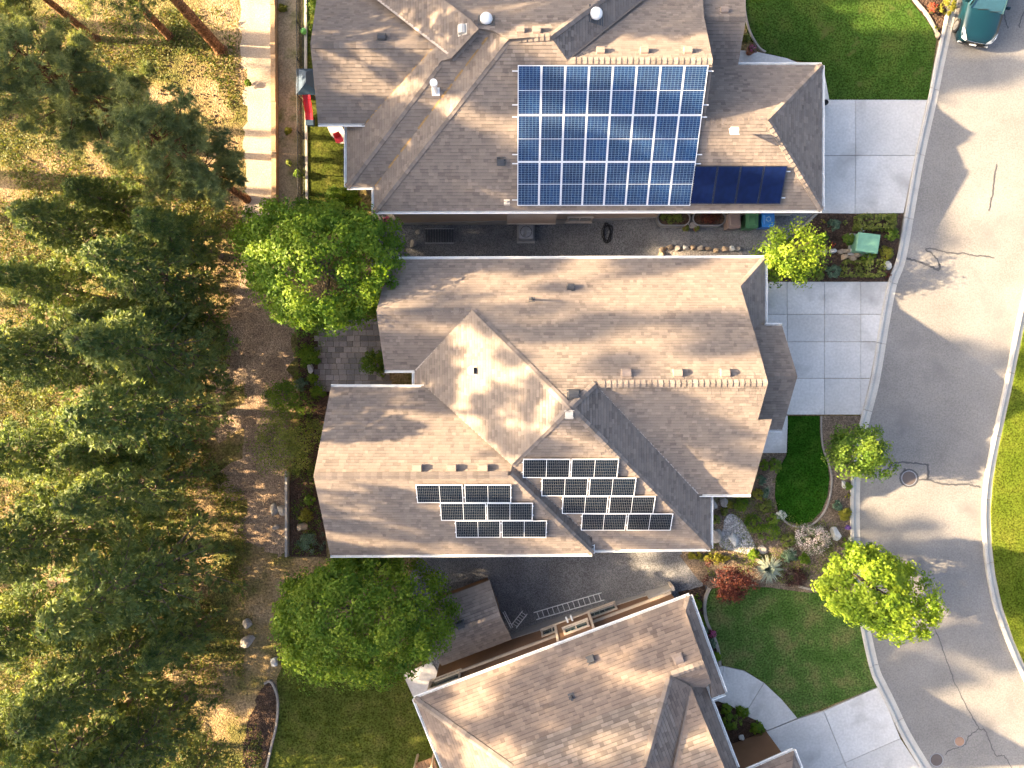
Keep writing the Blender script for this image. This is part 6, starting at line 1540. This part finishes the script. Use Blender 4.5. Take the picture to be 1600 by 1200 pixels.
# red patio chair
c = gp(533, 222); ch = empty('patio_chair', (c.x, c.y, -1.92), 'red patio chair at the edge of the eave', 'chair', rz=.4)
mb = MB(); mb.box((0, 0, .42), (.5, .5, .05)); mb.build('seat', M['red'], ch, world=False); mb = MB(); mb.box((0, .26, .70), (.5, .05, .55), Matrix.Rotation(-.2, 3, 'X')); mb.build('backrest', M['red'], ch, world=False)
for sx in (-1, 1):
    for sy in (-1, 1): mb = MB(); mb.tube([(sx * .22, sy * .22, 0), (sx * .22, sy * .22, .42)], .018, 6); mb.build('leg', M['black'], ch, world=False)
    mb = MB(); mb.box((sx * .27, .0, .62), (.05, .5, .03)); mb.build('armrest', M['red'], ch, world=False)
ch.scale = (.7, .7, .8)
# bicycle leaning by the back wall
c = gp(537, 256); bk = empty('bicycle', (c.x, c.y, -1.94), 'black bicycle leaning by the back wall of the top house', 'bicycle', rz=1.57)
def ring(c, r, t, n=22):
    P = [(c[0] + r * math.cos(2 * math.pi * k / n), c[1], c[2] + r * math.sin(2 * math.pi * k / n)) for k in range(n + 1)]; m = MB(); m.tube(P, t, 6, caps=False); return m
tilt = Matrix.Rotation(.35, 3, 'X')
def tl(m): m.v = [tuple(tilt @ Vector(v)) for v in m.v]; return m
for x in (-.52, .52): tl(ring((x, 0, .34), .32, .022)).build('wheel', M['black'], bk, world=False)
m = MB(); [m.tube([a, b], .018, 6) for a, b in (((-.52, 0, .34), (-.08, 0, .30)), ((-.08, 0, .30), (.36, 0, .78)), ((-.18, 0, .80), (.36, 0, .78)), ((-.18, 0, .85), (-.08, 0, .30)), ((-.52, 0, .34), (-.18, 0, .75)), ((.36, 0, .95), (.52, 0, .34)))]; tl(m).build('frame', M['vent_dark'], bk, world=False)
m = MB(); m.box((-.2, 0, .90), (.26, .13, .05), None, taper=.8); tl(m).build('saddle', M['black'], bk, world=False); m = MB(); m.tube([(.34, -.28, .98), (.36, 0, .96), (.34, .28, .98)], .014, 6); tl(m).build('handlebar', M['black'], bk, world=False)
# wooden deck landing by the lower house
c = gp(672, 1187); dk_ = empty('deck_landing', (c.x, c.y, -1.95), 'small tan deck landing beside the lower house', 'deck', rz=math.radians(20.5))
for k in range(6): mb = MB(); mb.box((-.45 + .18 * k, 0, 1.0), (.16, 1.1, .05)); mb.build('board', M['wood'], dk_, world=False)
for x, y in ((-.5, .5), (-.5, -.5), (.5, .5), (.5, -.5)): mb = MB(); mb.box((x, y, .98), (.10, .10, 1.96)); mb.build('post', M['trim'], dk_, world=False)
for y in (-.5, .5): mb = MB(); mb.box((0, y, 1.98), (1.15, .12, .06)); mb.build('rail', M['trim'], dk_, world=False)
mb = MB(); mb.box((-.5, 0, 1.99), (.12, .9, .06)); mb.build('rail', M['trim'], dk_, world=False)

# ------------------------------------------------------------------ parked car, nose towards the viewer's lower edge
fb = gp(1511, 76); hd = Vector((-.20, -.98, 0)).normalized()
car = empty('parked_car', (fb.x, fb.y, .016), 'teal car parked at the kerb at the top of the street', 'car', rz=math.atan2(hd.x, -hd.y))
# local frame: nose at y=0 looking to -y, tail at y=4.7
def section(y, w_, zt, zb, cr): return [(-w_ * .94, y, zb), (-w_, y, zb + .22), (-w_, y, zt - .22), (-w_ * .95, y, zt - .06), (-w_ * .72, y, zt + cr * .6), (0, y, zt + cr), (w_ * .72, y, zt + cr * .6), (w_ * .95, y, zt - .06), (w_, y, zt - .22), (w_, y, zb + .22), (w_ * .94, y, zb)]
st_ = [(.00, .55, .62, .30, .0), (.05, .72, .70, .27, .01), (.16, .83, .80, .25, .03), (.40, .89, .90, .22, .05), (.80, .92, .96, .22, .06), (1.30, .93, 1.02, .22, .06), (1.6, .93, 1.05, .22, .05), (2.4, .93, 1.06, .22, .02), (3.6, .93, 1.06, .22, .02), (4.3, .91, 1.04, .25, .02), (4.62, .84, .95, .3, .01), (4.7, .74, .8, .35, 0)]
mb = MB(); rg = [section(*s) for s in st_]
for a, b in zip(rg[:-1], rg[1:]):
    for k in range(10): mb.face([a[k], a[k + 1], b[k + 1], b[k]])
mb.face(rg[0]); mb.face(rg[-1][::-1])
bm = mb.mesh('body', M['teal'], smooth=True); bmx = bmesh.new(); bmx.from_mesh(bm); bmesh.ops.remove_doubles(bmx, verts=bmx.verts[:], dist=.001); bmesh.ops.recalc_face_normals(bmx, faces=bmx.faces[:]); bmx.to_mesh(bm); bmx.free()
link('body', bm, car, world=False)
mb = MB(); mb.face([(-.80, 1.38, 1.06), (.80, 1.38, 1.06), (.64, 2.10, 1.56), (-.64, 2.10, 1.56)]); mb.build('windscreen', M['car_glass'], car, world=False)
mb = MB(); q = [(-.64, 2.10, 1.565), (.64, 2.10, 1.565), (.68, 2.5, 1.63), (.68, 3.4, 1.62), (.62, 4.0, 1.55), (-.62, 4.0, 1.55), (-.68, 3.4, 1.62), (-.68, 2.5, 1.63)]; mb.face(q); mb.build('roof', M['teal'], car, world=False)
mb = MB(); mb.face([(-.62, 4.0, 1.55), (.62, 4.0, 1.55), (.78, 4.45, 1.06), (-.78, 4.45, 1.06)]); mb.build('rear_window', M['car_glass'], car, world=False)
for sx in (-1, 1):
    mb = MB(); mb.face([(sx * .90, 1.5, 1.04), (sx * .90, 4.3, 1.04), (sx * .64, 4.0, 1.55), (sx * .69, 3.4, 1.62), (sx * .69, 2.5, 1.63), (sx * .66, 2.1, 1.56)]); mb.build('side_window', M['car_glass'], car, world=False)
    mb = MB(); mb.tube([(sx * .82, 1.36, 1.07), (sx * .655, 2.1, 1.575), (sx * .69, 2.6, 1.64), (sx * .69, 3.4, 1.63), (sx * .63, 4.0, 1.565)], .035, 6); mb.build('pillar', M['teal'], car, world=False)
    mb = MB(); mb.box((sx * 1.02, 1.72, 1.05), (.20, .10, .14), None, taper=.8); mb.box((sx * .93, 1.72, 1.02), (.1, .05, .05)); mb.build('mirror', M['teal'], car, world=False)
    mb = MB(); A = [(sx * .50, .015, .60), (sx * .74, .09, .66), (sx * .86, .30, .78), (sx * .88, .55, .86), (sx * .78, .42, .90), (sx * .62, .17, .81), (sx * .48, .04, .70)]; mb.face([(a[0] * 1.015, a[1] - .03, a[2] + .02) for a in A]); mb.face([(a[0], a[1] + .06, a[2] - .06) for a in A]); mb.build('headlight', M['lamp'], car, world=False)
    mb = MB(); mb.box((sx * .66, .02, .40), (.18, .06, .08)); mb.build('fog_lamp', M['lamp'], car, world=False)
    for y in (.82, 3.75):
        mb = MB(); mb.tube([(sx * .74, y, .33), (sx * .96, y, .33)], .33, 20); wh = mb.build('wheel', M['black'], car, world=False)
        mb = MB(); mb.tube([(sx * .955, y, .33), (sx * .968, y, .33)], .22, 18)
        for k in range(5): R = Matrix.Rotation(k * 1.257, 3, 'X'); mb.box(Vector((sx * .972, y, .33)) + R @ Vector((0, 0, .11)), (.02, .05, .2), R)
        mb.build('rim', M['rim'], wh, world=False)
mb = MB(); mb.box((0, -.005, .58), (.84, .05, .14)); mb.build('grille', M['black'], car, world=False)
mb = MB(); mb.tube([(-.44, .0, .665), (0, -.03, .675), (.44, .0, .665)], .018, 6); mb.build('chrome_trim', M['chrome'], car, world=False)
mb = MB(); mb.lathe((0, -.035, .60), [(.05, 0), (.05, .02)], 14, R=Matrix.Rotation(1.57, 3, 'X')); mb.build('badge', M['chrome'], car, world=False)
mb = MB(); mb.box((.0, -.04, .42), (.34, .02, .13), Matrix.Rotation(-.35, 3, 'X')); mb.build('number_plate', M['white'], car, world=False)
mb = MB(); mb.tube([(-.7, .03, .38), (0, -.035, .36), (.7, .03, .38)], .06, 6); mb.build('bumper', M['black'], car, world=False)
for sx in (-.45, .18): mb = MB(); mb.tube([(sx, 1.34, 1.085), (sx + .5, 1.44, 1.12)], .012, 5); mb.build('wiper', M['black'], car, world=False)
